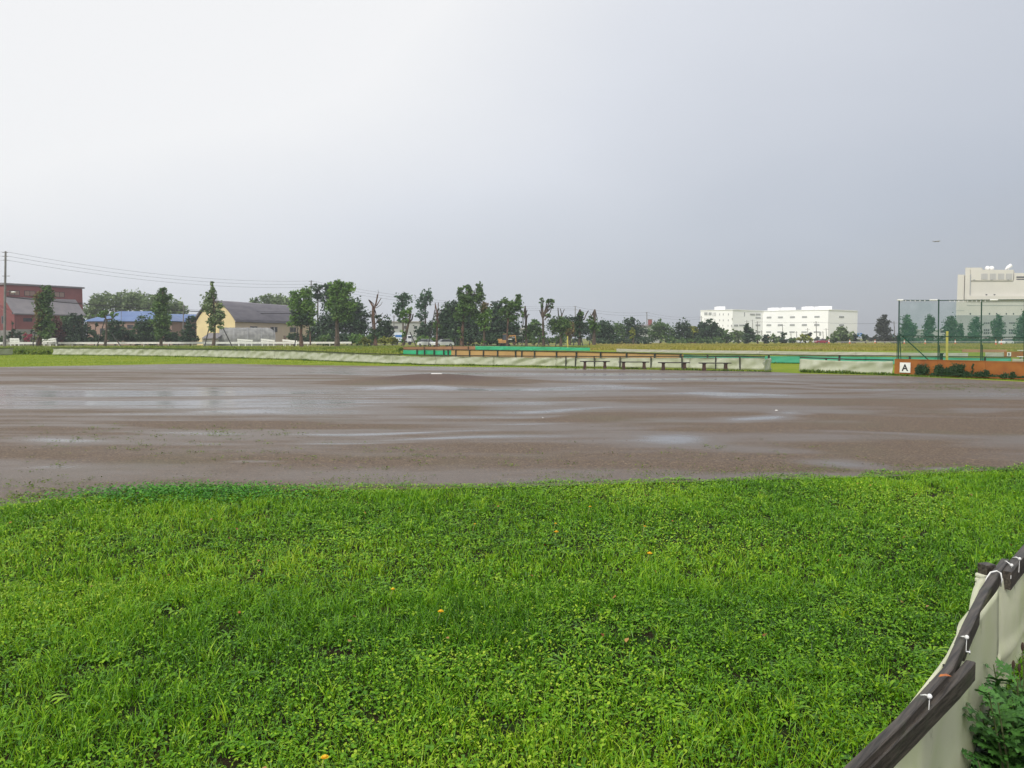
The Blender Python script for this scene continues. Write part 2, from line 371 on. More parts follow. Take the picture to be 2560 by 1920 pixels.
def sheet_mat(name, c1, c2, stain=0.5, trans=0.3, scale=2.0):
    m, t, out = newmat(name); b = t.nodes.new('ShaderNodeBsdfPrincipled'); tr = t.nodes.new('ShaderNodeBsdfTranslucent')
    mx = t.nodes.new('ShaderNodeMixShader'); mx.inputs[0].default_value = trans
    v = pos(t); n = noise(t, v, scale, 4); n2 = noise(t, v, scale * 3.1, 5)
    c = mixc(t, mapr(t, n, 0.35, 0.68, 0, stain), c1, c2)
    c = mixc(t, mapr(t, n2, 0.62, 0.75, 0, 0.35), c, (0.22, 0.24, 0.10))
    t.links.new(c, b.inputs['Base Color']); t.links.new(c, tr.inputs[0]); b.inputs['Roughness'].default_value = 0.45
    bump(t, noise(t, v, scale * 2, 3), 0.25, 0.02, b.inputs['Normal'])
    t.links.new(b.outputs[0], mx.inputs[1]); t.links.new(tr.outputs[0], mx.inputs[2]); t.links.new(mx.outputs[0], out.inputs[0]); return m
M['sheet'] = sheet_mat('pale_vinyl_sheet', (0.55, 0.57, 0.45), (0.43, 0.46, 0.31), 0.9)
M['sheet_near'] = sheet_mat('milky_vinyl_sheet', (0.90, 0.90, 0.72), (0.80, 0.83, 0.57), 0.9, 0.4, 3.0)
M['sheet_far'] = sheet_mat('grey_vinyl_sheet', (0.50, 0.48, 0.42), (0.42, 0.42, 0.33), 0.9, 0.2, 0.5)
M['hoop'] = sheet_mat('mildewed_film', (0.30, 0.30, 0.29), (0.19, 0.19, 0.185), 1.0, 0.15, 0.8)
def net_mat():
    m, t, out = newmat('green_netting'); d = t.nodes.new('ShaderNodeBsdfDiffuse'); d.inputs[0].default_value = (0.02, 0.16, 0.10, 1)
    tp = t.nodes.new('ShaderNodeBsdfTransparent'); mx = t.nodes.new('ShaderNodeMixShader')
    v = pos(t); f = mapr(t, noise(t, v, 0.9, 3), 0.3, 0.7, 0.17, 0.28); t.links.new(f, mx.inputs[0])
    t.links.new(tp.outputs[0], mx.inputs[1]); t.links.new(d.outputs[0], mx.inputs[2]); t.links.new(mx.outputs[0], out.inputs[0]); return m
M['net'] = net_mat()

# ------------------------------------------------------------------ the ground
gb = MB(); ys = [-30, 0, 3, 6, 9, 12, 16, 25, 40, 60, 90, 130, 200, 400, 900, 2500, 5500]
xs = [-5000, -1500, -600, -250, -100, -40, -15, -5, 0, 5, 15, 40, 100, 250, 600, 1500, 5000]
for y in ys:
    for x in xs: gb.v.append(Vector((x, y, 0)))
nx = len(xs)
for j in range(len(ys) - 1):
    for i in range(nx - 1): gb.f.append((j * nx + i, j * nx + i + 1, (j + 1) * nx + i + 1, (j + 1) * nx + i))
tag(gb.obj('ground', M['ground']), kind='structure')
near_edge = [(-500, 1345), (-200, 1292), (0, 1256), (150, 1238), (300, 1226), (520, 1212), (810, 1214), (1157, 1208), (1450, 1201), (1735, 1192), (2198, 1180), (2560, 1160), (2900, 1135), (3300, 1100)]
far_edge = [(-500, 921), (0, 918), (520, 909), (740, 913), (1000, 915.5), (1400, 920), (1640, 925), (1925, 930), (2000, 934), (2240, 940), (2560, 955), (2800, 968), (3300, 1010)]
EN = [G(*p) for p in near_edge]; EF = [G(*p) for p in far_edge]
def edge_y(E, x): return np.interp(x, [p.x for p in E], [p.y for p in E])
NE = sorted(EN, key=lambda p: p.x); FE = sorted(EF, key=lambda p: p.x)
MOUND = G(1085, 945); MOUND = Vector((P(1085, 940, 30.5).x, 30.5, 0)); MR = 4.0; MH = 0.27
def mound_h(x, y):
    r = np.sqrt(((x - MOUND.x) / 1.0) ** 2 + (y - MOUND.y) ** 2) / MR
    return MH * np.exp(-(r * 1.9) ** 2 * 0.75)
vx = np.linspace(-36, 36, 560); rows = 300
WET = [(250, 948, 300, 2, .4), (420, 968, 380, 2, .6), (150, 984, 220, 2, .3), (260, 1004, 240, 2, .3), (120, 1020, 160, 2, .3), (700, 985, 300, 2, .3), (900, 935, 300, 3, .5), (1050, 972, 260, 2.5, .9), (1500, 972, 300, 6, .5), (1150, 1039, 320, 4.5, 1), (1400, 1028, 180, 5, .9), (1250, 1061, 110, 2.5, .7), (1000, 1082, 220, 3, .9), (1250, 1100, 350, 4.5, .9), (960, 1108, 190, 3, .9),
       (350, 1043, 230, 4, .8), (90, 1108, 130, 7, .9), (400, 1084, 150, 2.5, .9), (360, 1113, 170, 3, .8), (40, 1189, 60, 5, .7), (560, 1171, 90, 3.5, .8), (610, 1035, 120, 4, .7), (150, 1075, 170, 4, .6), (1760, 985, 100, 12, .9), (1930, 986, 130, 9, .8), (1905, 1052, 80, 11, 1), (1960, 1040, 90, 5, .8), (2080, 1030, 160, 7, .5),
       (1735, 1110, 110, 15, .9), (1960, 1130, 130, 6, .6), (2215, 1154, 140, 11, 1.1), (2485, 1157, 70, 4, 1), (2200, 1087, 70, 4, .5), (2350, 1010, 160, 6, .45), (2500, 1028, 90, 5, .5), (1700, 950, 260, 3, .8), (1950, 958, 200, 3, .8), (2100, 972, 150, 3, .8), (1350, 985, 260, 8, .5), (600, 1002, 300, 2, .25), (560, 995, 260, 3, -.25),
       (1100, 1017, 190, 8, -.7), (760, 1062, 180, 6, -.5), (1500, 1050, 200, 8, -.5), (1090, 954, 200, 8, -1.0), (1600, 1015, 120, 9, -.4), (2300, 1050, 220, 14, -.5), (180, 1000, 280, 6, -.5), (350, 1065, 150, 5, -.5), (2150, 1115, 180, 10, -.4), (500, 990, 200, 4, -.4), (1500, 1165, 900, 16, -.35)]
WG = [(G(a_, b_), c_ * G(a_, b_).y / F, d_ * G(a_, b_).y ** 2 / (F * CAMH), e_) for a_, b_, c_, d_, e_ in WET]
def wetness(x, y):
    wv = .37 + .55 * (vnoise(x * .11 + 3, y * .30, 41) - .5) + .40 * (vnoise(x * .22, y * .75 + x * .04, 42) - .5) + .22 * (vnoise(x * .6, y * 1.9, 43) - .5)
    lf = np.clip((5 - x) / 12, .15, 1) * np.clip((y - 11) / 4, 0, 1)
    wv = wv + lf * .34 * (vnoise(x * .10, y * 4.2 - x * .22, 44) - .5) + lf * .22 * (vnoise(x * .2, y * 7.5 + x * .3, 45) - .5)
    xw = x + 2.0 * (vnoise(x * .4, y * .4, 46) - .5); yw = y + .12 * y * (vnoise(x * .35, y * .3, 47) - .5)
    for c_, rx, ry, am in WG: wv = wv + .46 * am * np.exp(-(((xw - c_.x) / rx) ** 2 + ((yw - c_.y) / ry) ** 2) ** 1.2)
    return wv - 5.0 * mound_h(x, y)
Vd = []; wl = []
for x in vx:
    y0 = edge_y(NE, x); y1 = edge_y(FE, x); y0 = max(y0, 4.0) - .35
    tt = np.linspace(0, 1, rows) ** 1.25; yy = y0 + (y1 - y0) * tt
    wv = wetness(np.full(rows, x), yy); wl.append(wv)
    h = mound_h(x, yy) + 0.004 + .006 * (1 - np.clip(wv, 0, 1))
    Vd.append(np.stack([np.full(rows, x), yy, h], 1))
Vd = np.array(Vd); idx = np.arange(len(vx) * rows).reshape(len(vx), rows)
a, b, c, d = idx[:-1, :-1], idx[1:, :-1], idx[1:, 1:], idx[:-1, 1:]
Td = np.concatenate([np.stack([a, b, c], -1).reshape(-1, 3), np.stack([a, c, d], -1).reshape(-1, 3)])
tag(big('dirt_infield', Vd.reshape(-1, 3), Td, M['dirt'], tint=np.array(wl).ravel(), smooth=True), kind='structure')
# soil strip on this side of the near fence
FA, FB = G(2100, 1920, 0.65), G(2560, 1385, 0.65)
fd = (FB - FA); fd.z = 0; fd.normalize(); fn = Vector((fd.y, -fd.x, 0))       # fn points to the camera's side
def FP(s, o=0.0, z=0.0): return Vector((FA.x, FA.y, 0)) + fd * s + fn * o + Vector((0, 0, z))
sb = MB(); sb.add([FP(-4, 0.02, 0.006), FP(-4, 6, 0.006), FP(9, 6, 0.006), FP(9, 0.02, 0.006)], [(0, 1, 2, 3)])
tag(sb.obj('soil_strip', M['soil']), kind='structure')
# road beyond the left trees and to the right
rb = MB(); rb.add([(-260, 166, 0.005), (260, 236, 0.005), (260, 250, 0.005), (-260, 178, 0.005)], [(0, 1, 2, 3)])
tag(rb.obj('road', M['asphalt']), kind='structure')

# ------------------------------------------------------------------ lawn in front (stuff)
def side_of_fence(x, y): return (x - FA.x) * fn.x + (y - FA.y) * fn.y        # > 0: camera side
def scatter(n, y0, y1, spread=0.70):
    """uniform points in the wedge seen by the camera between depths y0 and y1"""
    y = np.sqrt(RNG.random(n) * (y1 ** 2 - y0 ** 2) + y0 ** 2); x = (RNG.random(n) * 2 - 1) * (spread * y + 0.5)
    return x, y
def gap(x, y): return vnoise(x * 11, y * 9, 61) * .6 + vnoise(x * 4.5, y * 4, 62) * .4
def keep_lawn(x, y, fringe=0.0):
    e = edge_y(NE, x) - .10 + 0.22 * (vnoise(x * 2.3, y * 2.3, 3) - 0.5) * 2 + fringe
    return (y < e) & (side_of_fence(x, y) < -0.02)
def blades(x, y, h, wd, tint, lean=0.5, seed=0):
    n = len(x); a = RNG.random(n) * 2 * math.pi; la = RNG.random(n) * 2 * math.pi
    ln = lean * h * (0.2 + RNG.random(n)); dx, dy = np.cos(la) * ln, np.sin(la) * ln
    wx, wy = np.cos(a) * wd / 2, np.sin(a) * wd / 2; z0 = np.zeros(n)
    V = np.stack([np.stack([x - wx, y - wy, z0], 1), np.stack([x + wx, y + wy, z0], 1),
                  np.stack([x + dx * .4 - wx * .8, y + dy * .4 - wy * .8, h * .6], 1), np.stack([x + dx * .4 + wx * .8, y + dy * .4 + wy * .8, h * .6], 1),
                  np.stack([x + dx, y + dy, h * (1 - 0.25 * RNG.random(n))], 1)], 1)
    b = np.arange(n)[:, None] * 5
    Tt = np.stack([b + [0, 1, 3], b + [0, 3, 2], b + [2, 3, 4]], 1)
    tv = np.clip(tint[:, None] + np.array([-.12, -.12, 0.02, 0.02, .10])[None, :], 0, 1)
    return V.reshape(-1, 3), Tt.reshape(-1, 3), tv.ravel()
def leaflets(x, y, z, ln, wd, tint, tilt=0.5):
    n = len(x); a = RNG.random(n) * 2 * math.pi; p = (RNG.random(n) - 0.35) * tilt * 2
    ux, uy, uz = np.cos(a) * np.cos(p), np.sin(a) * np.cos(p), np.sin(p)
    sx, sy = -np.sin(a), np.cos(a); rl = (RNG.random(n) - .5) * 1.0
    B = np.stack([x, y, z], 1); U = np.stack([ux, uy, uz], 1) * ln[:, None]; S = np.stack([sx, sy, rl], 1) * wd[:, None] / 2
    up = np.stack([np.zeros(n), np.zeros(n), wd * .18], 1)
    V = np.stack([B, B + U * .45 - S + up, B + U * .85 - S * .7 + up, B + U, B + U * .85 + S * .7 + up, B + U * .45 + S + up], 1)
    b = np.arange(n)[:, None] * 6
    Tt = np.stack([b + [0, 5, 3], b + [5, 4, 3], b + [0, 3, 1], b + [1, 3, 2]], 1)
    return V.reshape(-1, 3), Tt.reshape(-1, 3), np.repeat(tint, 6)
def rosette_leaves(x, y, nper, ln0, tint0):
    """serrated leaves arching from each centre"""
    cx = np.repeat(x, nper); cy = np.repeat(y, nper); n = len(cx)
    ln = np.repeat(ln0, nper) * (0.6 + 0.6 * RNG.random(n)); a = RNG.random(n) * 2 * math.pi
    rise = 0.35 + 0.7 * RNG.random(n); K = 8; t = np.linspace(0, 1, K)
    wprof = np.array([.10, .35, .22, .7, .45, 1.0, .8, 0.05]); V = []
    for k in range(K):
        r = ln * t[k]; z = 0.012 + ln * rise * (t[k] - 0.75 * t[k] ** 2) * 0.9
        wd = ln * 0.115 * wprof[k]
        V.append(np.stack([cx + np.cos(a) * r - np.sin(a) * wd, cy + np.sin(a) * r + np.cos(a) * wd, z + wd * .5], 1))
        V.append(np.stack([cx + np.cos(a) * r + np.sin(a) * wd, cy + np.sin(a) * r - np.cos(a) * wd, z + wd * .5], 1))
    V = np.stack(V, 1); b = np.arange(n)[:, None] * (2 * K); Tt = []
    for k in range(K - 1): Tt += [b + [2 * k, 2 * k + 1, 2 * k + 3], b + [2 * k, 2 * k + 3, 2 * k + 2]]
    Tt = np.stack(Tt, 1); tv = np.repeat(np.clip(np.repeat(tint0, nper) + (RNG.random(n) - .5) * .25, 0, 1), 2 * K)
    return V.reshape(-1, 3), Tt.reshape(-1, 3), tv
def join(parts):
    Vs, Ts, ts, o = [], [], [], 0
    for V, Tt, tv in parts: Vs.append(V); Ts.append(Tt + o); ts.append(tv); o += len(V)
    return np.concatenate(Vs), np.concatenate(Ts), np.concatenate(ts)
def patch(x, y): return 0.6 * vnoise(x * 1.1, y * 1.1, 1) + 0.4 * vnoise(x * 3.1, y * 3.1, 2)
parts = []
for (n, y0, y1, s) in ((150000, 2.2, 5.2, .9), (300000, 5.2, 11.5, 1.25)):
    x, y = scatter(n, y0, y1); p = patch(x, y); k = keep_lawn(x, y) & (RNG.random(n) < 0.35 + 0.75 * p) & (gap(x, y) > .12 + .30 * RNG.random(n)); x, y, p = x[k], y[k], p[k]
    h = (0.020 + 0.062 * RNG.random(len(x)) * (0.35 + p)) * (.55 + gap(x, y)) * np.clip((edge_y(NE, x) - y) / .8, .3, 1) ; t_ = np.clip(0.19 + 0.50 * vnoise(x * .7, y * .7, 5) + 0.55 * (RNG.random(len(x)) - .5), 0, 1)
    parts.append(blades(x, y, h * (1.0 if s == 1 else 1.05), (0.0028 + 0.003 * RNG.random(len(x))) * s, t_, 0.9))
for (n, y0, y1, s) in ((125000, 2.2, 5.2, .95), (230000, 5.2, 11.5, 1.15)):
    x, y = scatter(n, y0, y1); p = patch(x, y); k = keep_lawn(x, y) & (RNG.random(n) < 1.15 - p) & (gap(x, y) > .10 + .24 * RNG.random(n)); x, y, p = x[k], y[k], p[k]
    z = 0.006 + 0.060 * RNG.random(len(x)) * (0.2 + gap(x, y)) * np.clip((edge_y(NE, x) - y) / .8, .35, 1)
    t_ = np.clip(0.19 + 0.50 * vnoise(x * .8, y * .8, 6) + 0.65 * (RNG.random(len(x)) - .5), 0, 1)
    ln = (0.009 + 0.013 * RNG.random(len(x)) ** 1.5) * s; parts.append(leaflets(x, y, z, ln, ln * (0.5 + .35 * RNG.random(len(x))), t_))
for (n, y0, y1) in ((1700, 2.2, 5.2), (4800, 5.2, 11.5)):
    x, y = scatter(n, y0, y1); k = keep_lawn(x, y) & (RNG.random(n) < .25 + vnoise(x * 1.4, y * 1.4, 8)); x, y = x[k], y[k]
    parts.append(rosette_leaves(x, y, 7, 0.036 + 0.05 * RNG.random(len(x)), np.clip(0.24 + .42 * RNG.random(len(x)), 0, 1)))
# broad tufts of coarse grass
x, y = scatter(300, 2.3, 10.5); k = keep_lawn(x, y, -.6); x, y = x[k], y[k]
xx = np.repeat(x, 22) + RNG.normal(0, .02, len(x) * 22); yy = np.repeat(y, 22) + RNG.normal(0, .02, len(x) * 22)
parts.append(blades(xx, yy, 0.04 + 0.06 * RNG.random(len(xx)), 0.004 + 0.004 * RNG.random(len(xx)), np.clip(.45 + .4 * RNG.random(len(xx)), 0, 1), 1.1))
V, Tt, tv = join(parts)
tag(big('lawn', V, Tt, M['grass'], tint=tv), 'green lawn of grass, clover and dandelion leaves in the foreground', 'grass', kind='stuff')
print('lawn tris', len(Tt))
# thin fringe and weeds on the dirt
parts = []
def fringe(E, n, w0, sign, sc=1.0):
    x = (RNG.random(n) * 2 - 1) * 30; y = edge_y(E, x); y = y + sign * np.abs(RNG.normal(0, w0, n)); return x, y
x, y = fringe(NE, 15000, 0.30, 1); k = (vnoise(x * 1.6, y * 1.6, 12) > .42); x, y = x[k], y[k]
parts.append(leaflets(x, y, 0.006 + .02 * RNG.random(len(x)), .012 + .012 * RNG.random(len(x)), .008 + .008 * RNG.random(len(x)), np.clip(.2 + .5 * RNG.random(len(x)), 0, 1)))
for (cx, cy, sx, sy, n) in ((330, 1100, 240, 30, 120), (900, 1150, 500, 30, 100), (120, 1215, 130, 22, 60), (560, 1080, 120, 14, 60), (1050, 1140, 60, 14, 20), (2440, 968, 130, 9, 420), (1850, 1130, 120, 20, 25), (60, 1245, 110, 10, 90)):
    for _ in range(n):
        px, py = random.gauss(cx, sx), random.gauss(cy, sy * .7); p = G(px, py)
        if not (edge_y(NE, p.x) + .05 < p.y < edge_y(FE, p.x)): continue
        m = random.randint(4, 12); s = 0.012 + .018 * random.random()
        xx = np.full(m, p.x) + RNG.normal(0, s * 2.0, m); yy = np.full(m, p.y) + RNG.normal(0, s * 2.0, m)
        parts.append(leaflets(xx, yy, .006 + .02 * RNG.random(m), s + 0 * xx, s * .6 + 0 * xx, np.clip(.2 + .5 * RNG.random(m), 0, 1)))
V, Tt, tv = join(parts)
tag(big('weeds', V, Tt, M['weed'], tint=tv), 'tiny weeds sprouting through the wet brown dirt', 'weeds', kind='stuff')
# emerald clover patch at the dirt edge
cc = G(470, 1240); n = 4200; x = cc.x + RNG.normal(0, .62, n); y = cc.y + RNG.normal(0, .26, n)
k = keep_lawn(x, y, .05) & (vnoise(x * 5, y * 5, 71) > .25); x, y = x[k], y[k]; n = len(x); M['clover'] = leafmat('clover_leaves', [(.02, .10, .008), (.06, .24, .02), (.13, .38, .03)], .25, .45, .3)
V, Tt, tv = leaflets(x, y, .03 + .04 * RNG.random(n), .020 + .012 * RNG.random(n), .017 + .008 * RNG.random(n), RNG.random(n), .35)
tag(big('clover_patch', V, Tt, M['clover'], tint=tv), 'emerald green clover patch at the left dirt edge', 'clover', kind='stuff')
# pebbles on the dirt
pv, pt = [], []
xx = (RNG.random(5200) * 2 - 1) * 14; yy = 8.5 + RNG.random(5200) ** 1.6 * 22
kk = (yy > edge_y(NE, xx) + .05) & (yy < edge_y(FE, xx)); xx, yy = xx[kk], yy[kk]; n = len(xx); s = .004 + .008 * RNG.random(n) ** 2
o6 = np.array([[1, 0, 0], [-1, 0, 0], [0, 1, 0], [0, -1, 0], [0, 0, .8], [0, 0, -.5]])
V = np.stack([xx, yy, mound_h(xx, yy) + .006], 1)[:, None, :] + o6[None] * s[:, None, None] * (0.7 + .6 * RNG.random((n, 1, 3)))
b = np.arange(n)[:, None] * 6
Tt = np.stack([b + f for f in ([0, 2, 4], [2, 1, 4], [1, 3, 4], [3, 0, 4], [2, 0, 5], [1, 2, 5], [3, 1, 5], [0, 3, 5])], 1).reshape(-1, 3)
M['pebble'] = leafmat('pebbles', [(.05, .035, .025), (.16, .12, .09), (.34, .27, .20)], 0.0, .6)
tag(big('pebbles', V.reshape(-1, 3), Tt, M['pebble'], tint=np.repeat(RNG.random(n), 6)), 'small pebbles scattered over the wet dirt', 'gravel', kind='stuff')
# fallen leaves in the lawn
x, y = scatter(110, 2.5, 9.8); k = keep_lawn(x, y, -.3); x, y = x[k], y[k]; n = len(x)
M['litter'] = leafmat('dead_leaves', [(.16, .05, .02), (.34, .11, .03), (.40, .24, .08), (.22, .10, .05)], .15)
V, Tt, tv = leaflets(x, y, .045 + .02 * RNG.random(n), .018 + .016 * RNG.random(n), .016 + .010 * RNG.random(n), RNG.random(n), .7)
tag(big('leaf_litter', V, Tt, M['litter'], tint=tv), 'small rust-brown dead leaves strewn through the lawn', 'leaves', kind='stuff')
# white bits lying on the dirt
def stone(px, py, s, label):
    p = G(px, py, .008); r = MB(); r.ball((p.x, p.y, p.z + s * .25), (s, s * .7, s * .4), 7, 5); o = r.obj('stone', M['white'], loc=p); tag(o, label, 'stone', 'white stones on the dirt')
stone(1941, 1027, .035, 'small white stone beside the puddle right of centre'); stone(1357, 1045, .018, 'tiny pale stone in the middle of the dirt')

# ------------------------------------------------------------------ dandelions
def dandelion(px, py, label, r=.017, h=.085, dx=.02):
    b = G(px, py, h); base = Vector((b.x - dx, b.y, 0)); t = T('dandelion', label, 'flower', base, 'dandelions in the lawn')
    s = MB(); s.tube([base, base + Vector((dx * .3, 0, h * .5)), Vector((b.x, b.y, h))], [.0024, .0022, .002], 5); s.obj('stem', M['stem'], t)
    f = MB(); K = 16
    for ring, (rr, zz) in enumerate(((1, 0), (.72, .35), (.42, .6))):
        for k in range(K):
            a = 2 * math.pi * (k + ring * .5) / K; w_ = rr * r * .22
            c, sn = math.cos(a), math.sin(a); q = Vector((b.x, b.y, h + zz * r * .35))
            f.add([q, q + Vector((c * rr * r * .7 - sn * w_, sn * rr * r * .7 + c * w_, .25 * r)), q + Vector((c * rr * r, sn * rr * r, .12 * r + zz * r * .4)), q + Vector((c * rr * r * .7 + sn * w_, sn * rr * r * .7 - c * w_, .25 * r))], [(0, 1, 2, 3)])
    f.ball((b.x, b.y, h + .12 * r), (r * .5, r * .5, r * .4), 8, 5); f.obj('flower_head', M['petal'], t)
for d in ((1624, 1384, 'brightest wide open dandelion in the middle of the lawn', .021), (1391, 1330, 'yellow dandelion below the centre of the dirt edge', .019),
          (1389, 1309, 'small dandelion just behind the one left of the brightest', .013), (1475, 1267, 'tiny yellow dandelion close to the dirt edge', .015),
          (1102, 1529, 'drooping dandelion with long pale stem at lower centre', .018), (982, 1473, 'small dandelion up and left of the drooping one', .014),
          (812, 1894, 'dandelion at the very bottom edge of the grass', .016), (1612, 1316, 'half closed dandelion above the brightest one', .012),
          (1187, 1310, 'faint dandelion left of the lawn centre', .011)):
    dandelion(d[0], d[1], d[2], d[3])

# ------------------------------------------------------------------ near fence (lower right)
t = T('board_fence', 'low dark board fence hung with milky vinyl sheet in the lower right corner', 'fence', FP(1.0))
def zp(px, py, z): return G(px, py, z)
def plank(pts, wd, ht, name='rail', mat='wood_dark', side=0.0):
    """pts: [(px,py,z)] along the top edge's middle; board hangs ht below"""
    m = MB(); P3 = [G(a, b, c) for a, b, c in pts]; vs, fs = [], []
    # subdivide with slight wobble so edges are not razor straight
    Q = []
    for i in range(len(P3) - 1):
        for k in range(7): Q.append(P3[i].lerp(P3[i + 1], k / 7))
    Q.append(P3[-1])
    for i, p in enumerate(Q):
        d = (Q[min(i + 1, len(Q) - 1)] - Q[max(i - 1, 0)]); d.z = 0; d.normalize(); r = Vector((d.y, -d.x, 0))
        j = [random.uniform(-.0004, .0004) for _ in range(4)]
        ch = .003
        prof = ((-wd / 2 + j[0], -ht), (wd / 2 + j[1], -ht), (wd / 2 + j[1], -ch), (wd / 2 - ch, j[2]), (-wd / 2 + ch, j[3]), (-wd / 2 + j[0], -ch))
        for a_, b_ in prof: vs.append(p + r * a_ + Vector((0, 0, b_)))
    for i in range(len(Q) - 1):
        for k in range(6): fs.append((i * 6 + k, i * 6 + (k + 1) % 6, (i + 1) * 6 + (k + 1) % 6, (i + 1) * 6 + k))
    fs.append((5, 4, 3, 2, 1, 0)); e_ = (len(Q) - 1) * 6; fs.append(tuple(e_ + k for k in range(6)))
    m.add(vs, fs); return m.obj(name, M[mat], t)
plank([(2056, 1982, .645), (2124, 1920, .65), (2250, 1800, .652), (2371, 1668, .655), (2404, 1594, .66)], .025, .046)
plank([(2399, 1608, .652), (2417, 1565, .655), (2460, 1475, .66), (2492, 1425, .672), (2513, 1397, .668)], .030, .055)
plank([(2080, 1990, .622), (2156, 1920, .627), (2281, 1800, .629), (2389, 1694, .632), (2427, 1652, .632)], .027, .056)
plank([(2515, 1428, .66), (2545, 1392, .66), (2620, 1305, .66), (2760, 1190, .66)], .038, .075)
# post
pp = P(2467, 1409, 3.30); m = MB(); m.box((pp.x, pp.y, pp.z / 2 - .02), (.05, .045, pp.z + .04), math.atan2(fd.y, fd.x) * .35); m.obj('post', M['wood_dark'], t, bevel=.003)
q = FP(-.25, -.03); m = MB(); m.box((q.x, q.y, .30), (.06, .06, .6), .8); m.obj('post', M['wood_dark'], t, bevel=.003)
q = FP(3.2, -.02); m = MB(); m.box((q.x, q.y, .34), (.06, .06, .68), .8); m.obj('post', M['wood_dark'], t, bevel=.003)
def fplane(px, py, o=0.0):
    """point where the pixel's ray meets the fence plane pushed o towards the camera's side"""
    A_ = FP(0, o); B_ = FP(1, o); return onwall(px, py, (A_.x, A_.y), (B_.x, B_.y))
def grid_sheet(name, rows_, mat, off_f, thick=.0):
    """rows_: function (u,v)->Vector; off_f(u,v) normal offset"""
    nu, nv = 46, 30; vs, fs = [], []
    for j in range(nv + 1):
        for i in range(nu + 1):
            u, v = i / nu, j / nv; p = rows_(u, v) + fn * off_f(u, v); vs.append(p)
    for j in range(nv):
        for i in range(nu): fs.append((j * (nu + 1) + i, j * (nu + 1) + i + 1, (j + 1) * (nu + 1) + i + 1, (j + 1) * (nu + 1) + i))
    m = MB(); m.add(vs, fs); o = m.obj(name, mat, t, smooth=True)
    md = o.modifiers.new('thick', 'SOLIDIFY'); md.thickness = .0015; return o
redge = [(2488, 1470), (2487, 1540), (2485, 1610), (2481, 1680), (2472, 1740), (2458, 1795), (2438, 1850), (2410, 1920), (2375, 1990), (2330, 2070)]
RE = [fplane(a, b, .0) for a, b in redge]
def lerp_list(Ls, v):
    f_ = v * (len(Ls) - 1); i = min(int(f_), len(Ls) - 2); return Ls[i].lerp(Ls[i + 1], f_ - i)
LE = [FP(-.6, 0, .60 - .62 * k / 9) for k in range(10)]
def s1(u, v):
    a_ = lerp_list(LE, v); b_ = lerp_list(RE, v); return a_.lerp(b_, u)
grid_sheet('sheet', s1, M['sheet_near'], lambda u, v: .012 + .05 * math.sin(min(v * 1.3, 1) * math.pi) * (.5 + .5 * math.sin(u * 5 + v * 3.2)) * (1 - u ** 6) + .012 * math.sin(u * 23 - v * 9) * v)
def s2(u, v):
    return FP(.0, 0, 0) + fd * ((fplane(2484, 1470) - FP(0)).dot(fd) + .02 + u * 2.2) + Vector((0, 0, .63 - .63 * v))
grid_sheet('sheet', s2, M['sheet_near'], lambda u, v: -.03 + .035 * math.sin(v * 3.0 + u * 4) + .018 * math.exp(-((v - .55 - .6 * (u - .25)) / .05) ** 2))
# field-side flap of the sheet folded over the rail, seen left of it
flap = [(2306, 1725, 2318, 1722), (2346, 1669, 2358, 1668), (2366, 1640, 2378, 1640), (2392, 1588, 2404, 1592), (2394, 1570, 2412, 1575), (2399, 1556, 2425, 1545), (2425, 1524, 2443, 1515), (2427, 1500, 2452, 1490), (2434, 1472, 2460, 1465), (2444, 1452, 2466, 1450), (2452, 1444, 2475, 1440)]
m = MB(); vs = []; fs = []
for i, (a_, b_, c_, d_) in enumerate(flap):
    o1 = G(a_, b_, .64); i1 = G(c_, d_, .64); o2 = o1 + Vector((-.01, 0.01, -.14)); o3 = o1 + Vector((-.005, 0, -.5)); vs += [i1, o1, o2, o3]
for i in range(len(flap) - 1):
    for k in range(3): fs.append((i * 4 + k, i * 4 + k + 1, i * 4 + k + 5, i * 4 + k + 4))
m.add(vs, fs); o = m.obj('sheet_flap', M['sheet_near'], t, smooth=True); md = o.modifiers.new('thick', 'SOLIDIFY'); md.thickness = .002
# wrap round the post
for k in range(5):
    m = MB(); m.box((pp.x - .004, pp.y - .002, pp.z - .050 - .019 * k), (.060 + .003 * (k % 2), .054, .0185), .3 + .04 * k); m.obj('sheet_wrap', M['sheet_near'], t, bevel=.006)
c0_ = fplane(2487, 1560); bs_ = (c0_ - FP(0)).dot(fd); m = MB(); m.beam(FP(bs_ - .50, -.028, .30), FP(bs_ + .004, -.028, .30), .02, .56); m.obj('gap_shadow_board', M['wood_dark'], t)  # added dark board, stands in for the post side and shadow in the gap
def tie(pts, r=.0022, name='tie_cord'):
    m = MB(); m.tube([G(*p) for p in pts], r, 6); return m.obj(name, M['cord'], t, smooth=True)
tie([(2463, 1462, .63), (2466, 1446, .655), (2476, 1431, .676), (2492, 1427, .678), (2502, 1433, .676), (2505, 1450, .65), (2502, 1466, .62)], .003)
for kx, ky, lx, ly in ((2549, 1397, 2532, 1394), (2529, 1413, 2502, 1404), (2417, 1593, 2402, 1592), (2324, 1741, 2302, 1738)):
    m = MB(); z_ = .665; m.ball(G(kx, ky, z_ + .005), .0068, 10, 7); kn = m.obj('tie_knob', M['cord'], t, smooth=True)
    tie([(kx, ky, z_), ((kx + lx) / 2, ly - 1, z_ + .004), (lx, ly, z_ - .004)], .0024)
    tie([(kx, ky, z_), (kx - 2, ky + 34, z_ - .025)], .001)
m = MB(); a_ = G(2409, 1628, .62); b_ = G(2423, 1630, .62); m.tube([a_, b_], .003, 8); m.tube([b_, b_ + (b_ - a_) * .15], .008, 8); m.obj('bolt', M['metal'], t)
